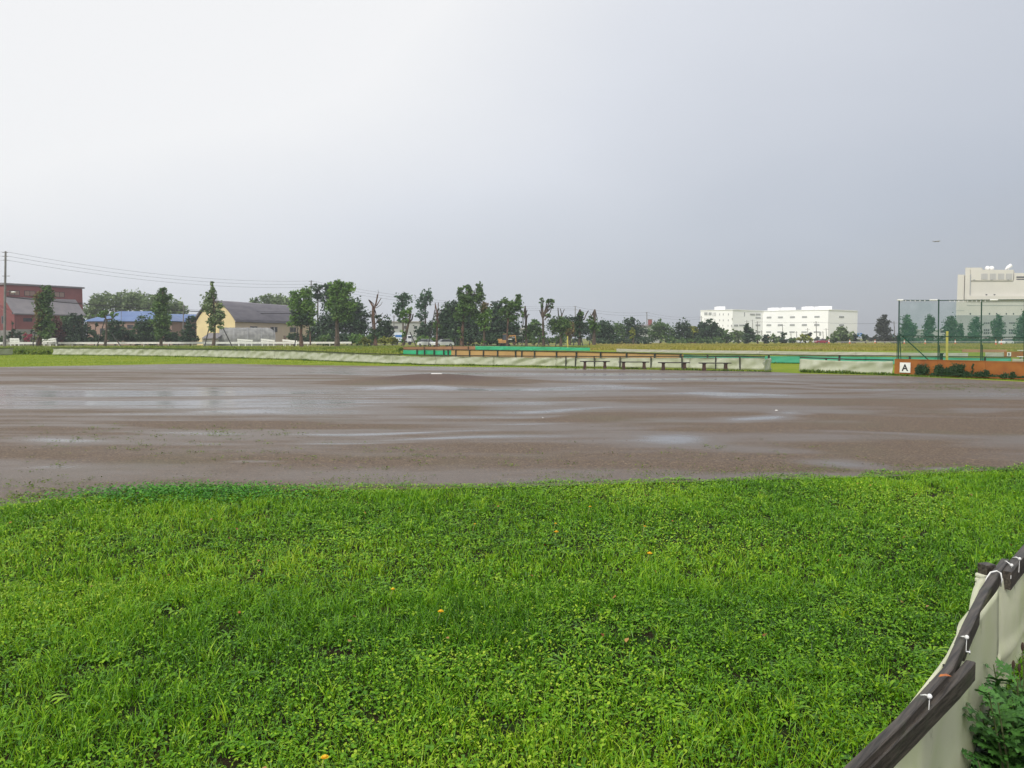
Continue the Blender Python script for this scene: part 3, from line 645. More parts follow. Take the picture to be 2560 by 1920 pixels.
for (a_, b_) in ((2350, 1758), (2314, 1798), (2345, 1740), (2195, 1915)):
    m = MB(); q = G(a_, b_, .60); m.box((q.x, q.y, q.z), (.004, .004, .012), .4); m.obj('staple', M['metal'], t)
for a_, b_ in ((2404, 1578), (2362, 1664), (2329, 1708), (2426, 1528)): m = MB(); q = G(a_, b_, .648); m.ball(q, (.006, .010, .003), 8, 4); m.obj('eyelet', M['rubber'], t)
# small rust coloured leaf lying on the rail
q = G(2362, 1692, .662); m = MB(); m.add([(q.x - .018, q.y, q.z), (q.x - .004, q.y - .008, q.z + .006), (q.x + .018, q.y - .002, q.z + .002), (q.x + .010, q.y + .010, q.z + .005), (q.x - .008, q.y + .008, q.z + .004)], [(0, 1, 2, 3, 4)])
tag(m.obj('fallen_leaf', solid('rust_leaf', (.5, .16, .03), (.35, .1, .03), 60, .6), loc=q), 'small orange fallen leaf lying on the near fence rail', 'leaf')

# ------------------------------------------------------------------ mugwort plants in the corner
def lobed_leaf(m, base, d, up, ln, droop):
    """pinnate lobed leaf as connected lobes along a midrib"""
    d = d.normalized(); r = d.cross(up).normalized(); prev = base; K = 4
    for k in range(K + 1):
        t0 = k / K; c = base + d * ln * t0 + up * (ln * (.25 * t0 - droop * t0 * t0)); 
        if k < K:
            c2 = base + d * ln * (k + 1) / K + up * (ln * (.25 * (k + 1) / K - droop * ((k + 1) / K) ** 2)); hw = ln * .05
            m.add([c - r * hw, c + r * hw, c2 + r * hw, c2 - r * hw], [(0, 1, 2, 3)])
        if 0 < k:
            L_ = ln * (.42 - .22 * abs(t0 - .55) * 2); 
            for s_ in (-1, 1):
                dirs = (r * s_ * .85 + d * .55).normalized(); w_ = ln * .085
                tip = c + dirs * L_ + up * (-.12 * L_)
                mid = c + dirs * L_ * .55 + up * .02 * ln; n_ = d * .9 - r * s_ * .3
                m.add([c - d * ln * .05, mid - n_ * w_, tip - n_ * w_ * .2, c + dirs * L_ * .8 + n_ * w_ * .9, mid + n_ * w_ * .5, c + d * ln * .06], [(0, 1, 2, 3, 4, 5)])
                m.add([mid - n_ * w_, mid - n_ * w_ * 2.4 + dirs * L_ * .30, mid + dirs * L_ * .2 - n_ * w_ * .4], [(0, 1, 2)])
    e = base + d * ln + up * (ln * (.25 - droop)); m.add([e - r * ln * .10, e + r * ln * .10, e + r * ln * .05 + d * ln * .2, e + d * ln * .30, e - r * ln * .05 + d * ln * .2], [(0, 1, 2, 3, 4)])
M['mug'] = solid('mugwort_leaf', (.03, .10, .015), (.07, .19, .03), 18, .5, 0, lo=.35, hi=.65)
M['mugstem'] = solid('mugwort_stem', (.10, .09, .05), (.07, .10, .03), 20, .6)
def mugwort(x, y, h, label, nst=4, seed=1):
    random.seed(seed); tt = T('mugwort', label, 'plant', (x, y, 0), 'mugwort plants beside the near fence'); ms = MB(); ml = MB()
    for s in range(nst):
        a = random.uniform(0, 6.28); sp = random.uniform(.02, .10); hh = h * random.uniform(.7, 1.0)
        b = Vector((x + math.cos(a) * .03, y + math.sin(a) * .03, 0)); tp = b + Vector((math.cos(a) * sp, math.sin(a) * sp, hh)); ms.tube([b, b.lerp(tp, .5) + Vector((.008, 0, 0)), tp], [.0045, .0035, .002], 5)
        nl = max(5, int(hh / .030))
        for k in range(nl):
            f_ = .15 + .85 * k / nl; c = b.lerp(tp, f_); an = k * 2.4 + s; d = Vector((math.cos(an), math.sin(an), .25 + .5 * (k / nl)))
            lobed_leaf(ml, c, d, Vector((0, 0, 1)), (.125 if k < nl - 2 else .085) * random.uniform(.8, 1.15), random.uniform(.2, .55))
    ms.obj('stem', M['mugstem'], tt); o = ml.obj('foliage', M['mug'], tt); return tt
def mq(px, y): return ((px - 1280) / F * y, y)
mug = [(*mq(2556, 2.74), .35, 'leafy mugwort standing closest to the sheet gap', 5), (*mq(2590, 2.82), .48, 'mugwort with bright top leaves at the right frame edge', 6), (*mq(2545, 2.58), .20, 'short dark mugwort left of the taller ones', 6),
       (*mq(2572, 2.45), .27, 'mugwort in the shade near the bottom right corner', 6), (*mq(2512, 2.60), .08, 'small mugwort crouched right beneath the sheet edge', 5), (*mq(2590, 2.62), .46, 'tall mugwort cut off by the right frame edge', 6), (*mq(2550, 2.34), .14, 'low mugwort at the very bottom of the corner', 6), (*mq(2575, 2.35), .27, 'mugwort at the bottom frame edge on the right', 6), (*mq(2535, 2.80), .24, 'slim mugwort touching the vinyl sheet', 4)]
for i, (x_, y_, h_, l_, n_) in enumerate(mug): mugwort(x_, y_, h_, l_, n_, 30 + i)
# ribwort plantain seed heads
random.seed(5)
tt = T('plantain', 'ribwort stalks with dark seed heads before the vinyl sheet', 'plant', (1.84, 2.80, 0))
for (px, py, bx, by) in ((2533, 1670, 2545, 1800), (2556, 1625, 2554, 1800), (2548, 1678, 2548, 1800)):
    tp = P(px, py, 2.78); bs = P(bx, by, 2.78); bs.z = max(bs.z, .05); m = MB(); m.tube([Vector((bs.x, bs.y, 0)), bs, bs.lerp(tp, .6) + Vector((.006, 0, 0)), tp], [.002, .002, .0016, .0015], 5); sk = m.obj('stalk', M['mugstem'], tt)
    m = MB(); m.ball((tp.x, tp.y, tp.z + .012), (.0055, .0055, .016), 8, 6); m.obj('seed_head', solid('seed_head', (.05, .03, .02), None, 60, .9), tt)
random.seed(9)

# ------------------------------------------------------------------ sheet fences
def fence(name, label, cat, pts, mat, group=None, post_px=None, post_front=True, panel=4.0, wr=.075, rail_mat='black_post', post_step=None, rail=True, board=False, rail_in_front=False, post_w=.06):
    """pts: (px, base_py, top_py)"""
    W = [G(a, b) for a, b, c in pts]; H = [P(a, c, W[i].y).z for i, (a, b, c) in enumerate(pts)]
    S = [0]
    for i in range(len(W) - 1): S.append(S[-1] + (W[i + 1] - W[i]).length)
    def at(s):
        i = max(0, min(len(S) - 2, int(np.searchsorted(S, s)) - 1)); f_ = (s - S[i]) / (S[i + 1] - S[i]); d = (W[i + 1] - W[i]).normalized()
        return W[i].lerp(W[i + 1], f_), H[i] + (H[i + 1] - H[i]) * f_, d
    t = T(name, label, cat, W[len(W) // 2], group); tot = S[-1]; npan = max(1, round(tot / panel)); seed = random.randint(0, 999)
    for k in range(npan):
        s0, s1_ = tot * k / npan, tot * (k + 1) / npan; nu = max(2, int((s1_ - s0) / .12)) if not board else 3; nv = 7 if not board else 1; vs, fs = [], []
        sag = random.uniform(.0, .04) if not board else 0
        for i in range(nu + 1):
            s = s0 + (s1_ - s0) * i / nu; p, h, d = at(s); nn = Vector((d.y, -d.x, 0)); u = i / nu
            if nn.y > 0: nn = -nn
            topz = h - (.03 if not board else 0) - sag * math.sin(u * math.pi) - (.012 * random.random() if not board else 0)
            botz = (.0 if board else .015 + .03 * float(vnoise(s * 1.1, 0, seed)))
            for j in range(nv + 1):
                v = j / nv; z = topz + (botz - topz) * v
                o_ = 0.0
                if not board:
                    o_ = wr * (math.sin(s * 4.2 + v * 3.8 + seed) * .5 + (float(vnoise(s * 2.4 + v * 2.2, v * 1.5, seed)) - .5) * 2.0 + .6 * (float(vnoise(s * 5 - v * 3, v * 2, seed + 3)) - .5)) * (.25 + .75 * math.sin(min(1, v * 1.1) * math.pi * .9)) + wr * 1.3 * v * v
                vs.append(p + nn * o_ + Vector((0, 0, z)))
        for i in range(nu):
            for j in range(nv): fs.append((i * (nv + 1) + j, i * (nv + 1) + j + 1, (i + 1) * (nv + 1) + j + 1, (i + 1) * (nv + 1) + j))
        m = MB(); m.add(vs, fs); o = m.obj('board' if board else 'sheet', mat, t, smooth=not board)
        md = o.modifiers.new('thick', 'SOLIDIFY'); md.thickness = .03 if board else .006; md.offset = 0
    if rail:
        for i in range(len(W) - 1):
            m = MB(); d = (W[i + 1] - W[i]).normalized(); nn = Vector((d.y, -d.x, 0)); nn = -nn if nn.y > 0 else nn; K = max(1, int((W[i + 1] - W[i]).length / 3))
            for k in range(K):
                a_, b_ = k / K, (k + 1) / K; o_ = nn * (.05 if rail_in_front else -.035)
                pa = W[i].lerp(W[i + 1], a_) + Vector((0, 0, H[i] + (H[i + 1] - H[i]) * a_ + .015 + random.uniform(-.012, .012))) + o_; pb = W[i].lerp(W[i + 1], b_) + Vector((0, 0, H[i] + (H[i + 1] - H[i]) * b_ + .015)) + o_
                m.beam(pa, pb, .05, .055)
            m.obj('rail', M[rail_mat], t)
    ss = []
    if post_px:
        for px in post_px:
            for i in range(len(pts) - 1):
                if pts[i][0] <= px <= pts[i + 1][0]:
                    q = onwall(px, 890, W[i], W[i + 1]); ss.append((S[i] + (Vector((q.x, q.y, 0)) - W[i]).length, True))
    if post_step:
        s = post_step * .4
        while s < tot: ss.append((s, post_front)); s += post_step * random.uniform(.85, 1.15)
    for s, front in ss[:98]:
        p, h, d = at(s); nn = Vector((d.y, -d.x, 0)); nn = -nn if nn.y > 0 else nn; o_ = nn * ((.09 if front else -.08)); m = MB()
        ang = random.uniform(-.03, .03); m.beam(p + o_ + Vector((0, 0, 0)), p + o_ + Vector((ang, 0, h + random.uniform(0, .04))), post_w, post_w); m.obj('post', M[rail_mat], t)
    return t, at, tot
fence('sheet_fence', 'long low fence of pale vinyl sheet curving round the far side of the field', 'fence',
      [(133, 887, 870.3), (300, 888.5, 871), (480, 891.5, 873), (740, 899, 877), (900, 905.5, 884), (1050, 911, 888.5), (1225, 913.5, 890), (1400, 916, 891.5), (1640, 920.3, 891.8), (1912, 926, 892.5)],
      M['sheet'], 'sheet fences round the field', post_px=[1416, 1440, 1488, 1551, 1629, 1707, 1791, 1852], rail_in_front=True, post_step=None)
fence('sheet_fence', 'short end piece of vinyl sheet fence cut off by the left frame edge', 'fence', [(-160, 890, 873), (-40, 890, 872.5), (33, 887.5, 870.5)], M['sheet'], 'sheet fences round the field', wr=.05)
fence('sheet_fence', 'pale vinyl sheet fence between the gap and the orange wall', 'fence', [(1999, 929.5, 895), (2110, 932.5, 898.5), (2232, 936.5, 901)], M['sheet'], 'sheet fences round the field', post_step=3.0, post_front=False)
# the loose end of the long sheet, turned back beside the gap
t_ = fence('sheet_flap', 'crumpled loose end of vinyl sheet turned back at the gap', 'sheet', [(1906, 929.5, 903), (1916, 928, 893), (1926, 926, 893)], M['sheet'], None, rail=False, wr=.06)
fence('sheet_fence', 'distant greyish sheet fence in front of the yellow meadow', 'fence', [(1541, 880, 871), (1700, 883, 874), (2000, 887.5, 877), (2240, 891, 880), (2420, 894, 881.5)], M['sheet_far'], 'sheet fences round the field', wr=.02, rail=False, panel=9)
fence('sheet_fence', 'small greyish sheet fence next to the far orange wall', 'fence', [(2463, 894.5, 880), (2510, 894.5, 880)], M['sheet_far'], 'sheet fences round the field', wr=.02, rail=False)
fence('sheet_fence', 'grey sheet fence behind the right end of the orange wall', 'fence', [(2530, 917, 895), (2700, 919, 897)], M['sheet_far'], 'sheet fences round the field', wr=.02, rail=False)
fence('green_fence', 'teal sheet fence with black posts seen behind the gap and the net', 'fence', [(1709, 905, 886), (1925, 908.5, 888), (2230, 912, 890), (2527, 916.5, 893.5)], M['teal'], 'green fences across the far fields', post_step=4.2, post_front=True, wr=.012, rail_in_front=True, post_w=.09)
fence('green_fence', 'bright green sheet fence beneath the tree row in the middle', 'fence', [(1187, 875.5, 864.5), (1300, 876, 865.5), (1475, 877.5, 868.5)], M['green_sheet'], 'green fences across the far fields', post_step=7, post_front=False, wr=.02)
fence('green_fence', 'short green sheet fence left of the tan boards', 'fence', [(1008, 886, 873.5), (1128, 888.5, 874.5)], M['green_sheet'], 'green fences across the far fields', post_px=[1044, 1063, 1087, 1111, 1122], wr=.02, rail_in_front=True, post_w=.12)
fence('board_wall', 'long tan board wall with black posts behind the sheet fence', 'wall', [(1129, 891, 874.5), (1290, 896, 877), (1490, 902, 880.5), (1707, 908, 885.5)], M['orange_pale'], 'orange board walls', post_px=[1141, 1176, 1210, 1246, 1291, 1306, 1338, 1393, 1443, 1504, 1568, 1638, 1703], board=True, rail_in_front=True, post_w=.1, panel=5)
fence('board_wall', 'rust coloured board wall behind the short green fence', 'wall', [(1008, 878, 868), (1100, 877, 866.5), (1188, 876.5, 865.5)], M['orange_red'], 'orange board walls', board=True, panel=5, post_px=[1060, 1130, 1170], post_w=.08)
fence('board_wall', 'far orange board wall with the letter B', 'wall', [(2510, 893, 878.5), (2700, 894, 879)], M['orange_wall'], 'orange board walls', board=True, rail=False, panel=5)
fence('board_wall', 'low reddish board wall far behind the net', 'wall', [(2405, 880.5, 873.5), (2516, 881, 874)], M['orange_red'], 'orange board walls', board=True, rail=False, panel=8)
# the orange wall with the letter A
A0, A1 = G(2236, 936.5), G(2900, 962); hA = P(2236, 899, A0.y).z
ow = T('orange_wall', 'bright orange board wall with the letter A, right edge of the field', 'wall', A0)
dA = (A1 - A0).normalized(); nA = Vector((dA.y, -dA.x, 0)); nA = -nA if nA.y > 0 else nA; LA = (A1 - A0).length; K = int(LA / 1.8)
for k in range(K):
    a_ = A0 + dA * (LA * k / K + .004); b_ = A0 + dA * (LA * (k + 1) / K - .004); m = MB(); h_ = hA + random.uniform(-.006, .006)
    m.beam(a_ + Vector((0, 0, h_ / 2)), b_ + Vector((0, 0, h_ / 2)), .04, h_); m.obj('board', M['orange_wall'], ow)
m = MB(); m.beam(A0 + Vector((0, 0, hA + .018)), A1 + Vector((0, 0, hA + .018)), .07, .03); m.obj('cap', M['orange_wall'], ow)
def lettersign(ch, px0, px1, py0, py1, a, b, parent_label, group=None, size_k=1.0, offn=.05):
    c0 = onwall(px0, py1, a, b); c1 = onwall(px1, py1, a, b); d = (c1 - c0); d.z = 0; wd = d.length; d.normalize(); n_ = Vector((d.y, -d.x, 0)); n_ = -n_ if n_.y > 0 else n_
    z0 = c0.z; z1 = onwall(px0, py0, a, b).z; mid = (c0 + c1) / 2 + n_ * offn; hh = z1 - z0
    t = T('letter_sign', parent_label, 'sign', (mid.x, mid.y, z0), group); m = MB(); cc = Vector((mid.x, mid.y, (z0 + z1) / 2))
    m.beam(cc - d * wd / 2, cc + d * wd / 2, .015, hh); m.obj('panel', M['white'], t)
    cu = bpy.data.curves.new('glyph', 'FONT'); cu.body = ch; cu.size = hh * .92 * size_k; cu.align_x = 'CENTER'; cu.align_y = 'CENTER'; cu.extrude = .003; cu.offset = hh * .018
    to = bpy.data.objects.new('glyph', cu); COL.objects.link(to); dg = bpy.context.evaluated_depsgraph_get(); dg.update(); me = bpy.data.meshes.new_from_object(to.evaluated_get(dg)); bpy.data.objects.remove(to)
    me.name = 'letter'; V_ = np.array([v.co[:] for v in me.vertices]); cxy = (V_.max(0) + V_.min(0)) / 2
    base = cc + n_ * .014
    for v in me.vertices:
        q = base + d * (v.co.x - cxy[0]) + Vector((0, 0, v.co.y - cxy[1])) + n_ * v.co.z; v.co = q - off(t)
    me.materials.clear(); link('letter', me, M['black'], t); return t
lettersign('A', 2250.5, 2277, 906, 931, A0, A1, 'white square sign with black letter A on the orange wall', None, 1.0, .04)
B0, B1 = G(2510, 893), G(2700, 894); lettersign('B', 2517, 2527, 880.7, 890.3, B0, B1, 'small white sign with letter B on the far orange wall', None, 1.0, .05)

# ------------------------------------------------------------------ foliage tools
def clump_mesh(blobs, D, k=.30, leaf=.42, depth=.8, seed=0, vert=1.0, sub=.34):
    """blobs in source pixels (cx,cy,rx,ry,[weight]); returns arrays of small leaf quads"""
    r_ = np.random.default_rng(seed); Vs = []; tv = []; s = D / F
    for bl in blobs:
        cx, cy, rx, ry = bl[:4]; wt = bl[4] if len(bl) > 4 else 1.0
        c = np.array(P(cx, cy, D)); R = np.array([rx * s, max(rx, .55 * ry) * s * depth, ry * s]); n = int(math.pi * rx * ry * k * wt); nc = max(4, int(n / 17))
        dirs = r_.normal(size=(nc, 3)); dirs /= np.linalg.norm(dirs, axis=1)[:, None]; rad = r_.random(nc) ** .38
        cc = c + dirs * rad[:, None] * R * 1.0; cs = (min(R[0], R[2]) * sub) * (.6 + .8 * r_.random(nc)); ct = r_.random(nc)
        ii = r_.integers(0, nc, n); pts = cc[ii] + r_.normal(size=(n, 3)) * cs[ii][:, None] * np.array([.62, .62, .55 * vert])
        pts[:, 2] = np.maximum(pts[:, 2], .08)
        a = r_.normal(size=(n, 3)); a[:, 2] *= .6 * vert; a /= np.linalg.norm(a, axis=1)[:, None]; b = np.cross(a, r_.normal(size=(n, 3))); b /= np.linalg.norm(b, axis=1)[:, None] + 1e-6
        sz = leaf * (.55 + .8 * r_.random(n)); 
        q = np.stack([pts - a * sz[:, None] * .5, pts + b * sz[:, None] * .33, pts + a * sz[:, None] * .5, pts - b * sz[:, None] * .33], 1)
        Vs.append(q.reshape(-1, 3)); t_ = np.clip(.5 * ct[ii] + .5 * r_.random(n), 0, 1); tv.append(np.repeat(t_, 4))
    V = np.concatenate(Vs); tv = np.concatenate(tv); nq = len(V) // 4; b = np.arange(nq)[:, None] * 4
    Tt = np.stack([b + [0, 1, 2], b + [0, 2, 3]], 1).reshape(-1, 3); return V, Tt, tv
TID = [0]
def pxtube(m, line, D, jit=0.0, n=6):
    """line: (px,py,width_px)"""
    m.tube([P(a, b, D + (jit * math.sin(i * 1.7))) if b < 900 else Vector((X(a, D), D, 0)) for i, (a, b, c) in enumerate(line)], [max(.02, c * D / F / 2) for a, b, c in line], n)
def tree(label, D, trunk, blobs, mat='leaf_mid', limbs=(), name='tree', cat='tree', group='trees along the far side of the field', bark='bark', k=.78, leaf=.44, vert=1.0, second=None, sub=.36, depth=.8):
    TID[0] += 1; base = Vector((X(trunk[0][0], D), D, 0)); t = T(name, label, cat, base, group); m = MB()
    line = [(trunk[0][0], 999, trunk[0][2] * 1.25)] + list(trunk[1:]) if len(trunk) > 1 else [(trunk[0][0], 999, trunk[0][2]), (trunk[0][0], trunk[0][1] - 6, trunk[0][2] * .7)]
    line = [(a_, b_, c_ * .78) for a_, b_, c_ in line]; pxtube(m, line, D, .15, 7)
    for l in limbs: pxtube(m, l, D, .6, 5)
    random.seed(TID[0])
    if blobs:
        # twigs inside the crown
        for bl in blobs:
            st = trunk[-1]
            for q in range(3):
                ex, ey = bl[0] + random.uniform(-.6, .6) * bl[2], bl[1] + random.uniform(-.7, .5) * bl[3]
                pxtube(m, [(st[0], min(st[1], 860), max(1.0, st[2] * .6)), ((st[0] + ex) / 2 + random.uniform(-3, 3), (st[1] + ey) / 2, max(.8, st[2] * .4)), (ex, ey, .7)], D, .8, 4)
    m.obj('trunk', M[bark], t)
    if blobs:
        V, Tt, tv = clump_mesh(blobs, D, k, leaf, depth, TID[0], vert, sub); big('crown', V, Tt, M[mat], t, tv)
    if second:
        V, Tt, tv = clump_mesh(second[0], D - .4, k, leaf, depth, TID[0] + 500, vert, sub); big('dead_leaves' if second[1] in ('leaf_brown', 'leaf_red') else 'lower_crown', V, Tt, M[second[1]], t, tv)
    return t
def shrub(label, D, blobs, mat='leaf_dark', name='shrub', cat='shrub', group='garden shrubs behind the guardrail', k=.75, leaf=.48, sub=.34, vert=1.0, depth=.8):
    TID[0] += 1; cx = blobs[0][0]; t = T(name, label, cat, (X(cx, D), D, 0), group); m = MB(); random.seed(TID[0])
    for q in range(3):
        b = blobs[min(q, len(blobs) - 1)]; pxtube(m, [(cx, 999, 3.0), (b[0], b[1], 1.6), (b[0] + random.uniform(-4, 4), b[1] - b[3] * .7, .8)], D, .2, 5)
    m.obj('stem', M['bark'], t); V, Tt, tv = clump_mesh(blobs, D, k, leaf, depth, TID[0], vert, sub); big('foliage', V, Tt, M[mat], t, tv); return t

# ---- the pruned tree row, left to right
tree('leftmost row tree with dead rust-brown leaves down its trunk', 152, [(99, 866, 15), (100, 830, 11), (103, 790, 8), (108, 750, 5), (112, 715, 2)], [(118, 735, 14, 24), (104, 757, 15, 26), (112, 785, 18, 26), (112, 820, 20, 28, .7)], 'leaf_mid', second=([(94, 745, 7, 26), (100, 780, 9, 26), (98, 815, 8, 26, .7)], 'leaf_brown'), bark='bark_red')
tree('small pruned tree with a thin umbrella crown before the blue roof', 155, [(265, 862, 8), (266, 830, 6), (265, 800, 5), (262, 788, 4)], [(258, 787, 12, 7), (283, 787, 12, 5, .8), (240, 790, 9, 4, .6), (264, 781, 6, 5)], 'leaf_bright', limbs=[[(265, 800, 4), (280, 797, 3), (292, 786, 2)], [(265, 795, 3), (250, 789, 2), (236, 791, 1.5)]])
tree('slender leafy tree between the blue roofed houses', 155, [(404, 862, 9), (404, 830, 7), (407, 780, 5), (407, 725, 2)], [(407, 722, 6, 8), (407, 742, 14, 18), (402, 770, 18, 24), (404, 802, 22, 26), (405, 830, 20, 16, .7), (420, 740, 12, 9, .5)], 'leaf_mid', second=([(395, 770, 10, 22, .6), (412, 800, 14, 20, .4)], 'leaf_bright'))
tree('tapering pale tree in front of the yellow arched barn', 152, [(535, 868, 11), (536, 840, 8), (537, 800, 6), (534, 750, 4), (530, 708, 1.5)], [(530, 712, 4, 8), (530, 730, 10, 11, .9), (524, 748, 19, 12, .8), (528, 768, 26, 14, .7), (545, 785, 17, 14, .8), (550, 808, 10, 12, .7), (532, 800, 13, 14, .8), (528, 824, 11, 10, .6)], 'leaf_pale', limbs=[[(536, 800, 4), (518, 786, 3), (512, 768, 2)]])
tree('leafy tree with rusty trunk at the right end of the arched barn', 150, [(755, 868, 12), (752, 835, 9), (755, 800, 7), (757, 760, 4)], [(740, 740, 14, 16), (762, 735, 16, 16), (750, 765, 26, 18), (772, 770, 18, 22), (748, 795, 22, 16), (738, 808, 18, 8, .7), (778, 800, 12, 14, .6)], 'leaf_bright', limbs=[[(776, 862, 4), (775, 830, 3), (770, 800, 2)]], bark='bark_red', second=([(756, 800, 20, 18, .7), (748, 780, 18, 10, .5)], 'leaf_dark'))
tree('tallest broad green tree of the row', 152, [(844, 868, 16), (843, 835, 13), (842, 800, 10), (848, 760, 6)], [(848, 710, 14, 9), (835, 722, 16, 14), (868, 720, 18, 14), (850, 742, 26, 18), (834, 765, 18, 20), (866, 768, 20, 22), (850, 790, 20, 14, .7)], 'leaf_bright', second=([(852, 775, 22, 20, .6), (870, 790, 16, 14, .7)], 'leaf_mid'))
tree('broken dead tree with a bare rust-red trunk and snapped top', 152, [(940, 868, 11), (937, 830, 9), (934, 790, 7), (932, 762, 5)], [(938, 830, 12, 22, .35), (945, 800, 10, 12, .3)], 'leaf_dark', limbs=[[(932, 765, 5), (924, 752, 4), (922, 750, 3)], [(935, 775, 5), (941, 755, 4), (944, 736, 3)], [(941, 765, 3), (950, 750, 2), (953, 745, 1.5)], [(943, 805, 3), (950, 790, 2), (957, 782, 1.2)], [(925, 752, 3), (934, 760, 2), (940, 770, 1)], [(944, 745, 1.6), (946, 732, 1), (945, 724, .6)], [(941, 770, 2), (952, 762, 1.3), (956, 754, .8)], [(938, 810, 3), (953, 800, 2), (962, 788, 1)], [(937, 800, 2), (928, 788, 1.4), (924, 778, .8)]], bark='bark_red', name='dead_tree', group='topped dead trees of the row')
tree('leaning tree with short green crown and forked trunk', 155, [(1007, 866, 8), (1015, 835, 9), (1022, 805, 7), (1028, 785, 4)], [(1010, 785, 10, 10), (1022, 778, 12, 8, .7), (1012, 800, 12, 8, .6), (1008, 838, 6, 20, .5)], 'leaf_bright', limbs=[[(1020, 810, 5), (1030, 798, 4), (1033, 785, 3)]])
tree('thin two-pronged bare tree beside a leaning pole', 155, [(1092, 866, 7), (1093, 830, 5), (1093, 800, 5), (1092, 780, 3.5), (1088, 757, 2)], [(1090, 812, 12, 8, .5), (1098, 818, 8, 8, .4)], 'leaf_mid', limbs=[[(1093, 800, 3), (1095, 780, 2.5), (1096, 757, 1.8)], [(1096, 790, 1.2), (1104, 772, .8)]], bark='bark_red', name='dead_tree', group='topped dead trees of the row')
tree('big ragged tree with a torn rusty trunk in mid row', 152, [(1155, 868, 13), (1155, 840, 11), (1158, 810, 8), (1160, 780, 6), (1164, 740, 3)], [(1150, 725, 8, 10), (1172, 722, 10, 10), (1198, 722, 10, 12), (1160, 745, 20, 16), (1192, 745, 18, 16), (1168, 770, 26, 16), (1152, 790, 18, 14, .7), (1185, 785, 16, 12, .7)], 'leaf_mid', second=([(1172, 760, 14, 22, .6), (1150, 770, 10, 20, .4), (1150, 830, 6, 18, .4)], 'leaf_bright'), bark='bark_red')
tree('compact yellowish green tree right of the big ragged one', 152, [(1210, 868, 8), (1210, 840, 6), (1211, 810, 5), (1212, 780, 3)], [(1212, 768, 12, 9), (1210, 785, 20, 14), (1208, 803, 18, 12), (1212, 822, 12, 8, .4), (1209, 852, 5, 14, .7)], 'leaf_bright', second=([(1212, 765, 10, 10, .4), (1206, 780, 10, 10, .3)], 'leaf_brown'))
tree('twin-topped tree standing over the excavator', 155, [(1268, 862, 7), (1268, 835, 5), (1270, 805, 6), (1272, 780, 4)], [(1262, 752, 9, 9), (1294, 748, 10, 12), (1285, 765, 22, 14), (1262, 778, 16, 14, .7), (1278, 795, 24, 12, .7), (1300, 785, 8, 8, .5)], 'leaf_mid', second=([(1290, 760, 14, 12, .5)], 'leaf_bright'), bark='bark_red')
tree('narrow bare trunk with short stubs over a small bush', 158, [(1316, 862, 8), (1315, 830, 6), (1316, 795, 6), (1313, 765, 4)], [(1315, 840, 9, 14, .7), (1308, 820, 8, 6, .4)], 'leaf_mid', limbs=[[(1315, 800, 4), (1321, 785, 2.5), (1324, 787, 2)], [(1314, 790, 3), (1318, 775, 2)]], name='dead_tree', group='topped dead trees of the row')
tree('vase shaped tree with bare limbs and leafy tips', 158, [(1359, 864, 9), (1358, 840, 7), (1358, 810, 7), (1357, 790, 5)], [(1356, 750, 6, 5, .9), (1371, 752, 9, 6, .9), (1381, 752, 6, 7, .9), (1378, 766, 8, 6, .7), (1354, 762, 5, 5, .6), (1374, 790, 8, 8, .6), (1357, 838, 8, 10, .4)], 'leaf_mid', limbs=[[(1357, 795, 5), (1352, 782, 3.5), (1349, 776, 2)], [(1358, 795, 4), (1368, 775, 3), (1372, 757, 1.6)], [(1358, 785, 3), (1357, 765, 2), (1356, 752, 1.4)], [(1362, 800, 3.5), (1376, 780, 2.4), (1382, 758, 1.4)], [(1360, 790, 2.5), (1364, 770, 1.8), (1366, 757, 1)]])
tree('dense round tree with three bare prongs on top', 160, [(1402, 862, 9), (1402, 835, 7), (1400, 800, 5)], [(1395, 805, 20, 14), (1410, 815, 18, 16), (1392, 825, 16, 14, .8), (1402, 840, 14, 8, .5)], 'leaf_mid', limbs=[[(1401, 805, 4), (1396, 785, 3), (1395, 770, 2.4)], [(1402, 800, 3), (1404, 785, 2.5), (1401, 772, 2)], [(1403, 798, 3), (1406, 785, 2.2), (1411, 773, 1.6)]], name='dead_tree', group='topped dead trees of the row')
tree('upright leafy stump tree left of the forked one', 160, [(1448, 860, 9), (1449, 830, 7), (1450, 800, 6), (1450, 774, 6)], [(1450, 790, 9, 12), (1448, 810, 12, 16), (1448, 832, 11, 14, .6), (1443, 800, 7, 10, .6)], 'leaf_dark', limbs=[[(1460, 800, 3), (1466, 785, 2.8), (1471, 777, 2.4)]], second=([(1450, 785, 7, 10, .6)], 'leaf_mid'))
tree('forked tree stump with a thick bare upright at the row end', 160, [(1485, 862, 11), (1485, 830, 9), (1487, 800, 6), (1487, 774, 5.5)], [(1482, 808, 14, 10), (1486, 822, 13, 12, .8), (1478, 795, 8, 6, .6)], 'leaf_mid', limbs=[[(1486, 800, 3), (1478, 790, 2), (1476, 784, 1.5)]], second=([(1482, 815, 10, 12, .5)], 'leaf_bright'))
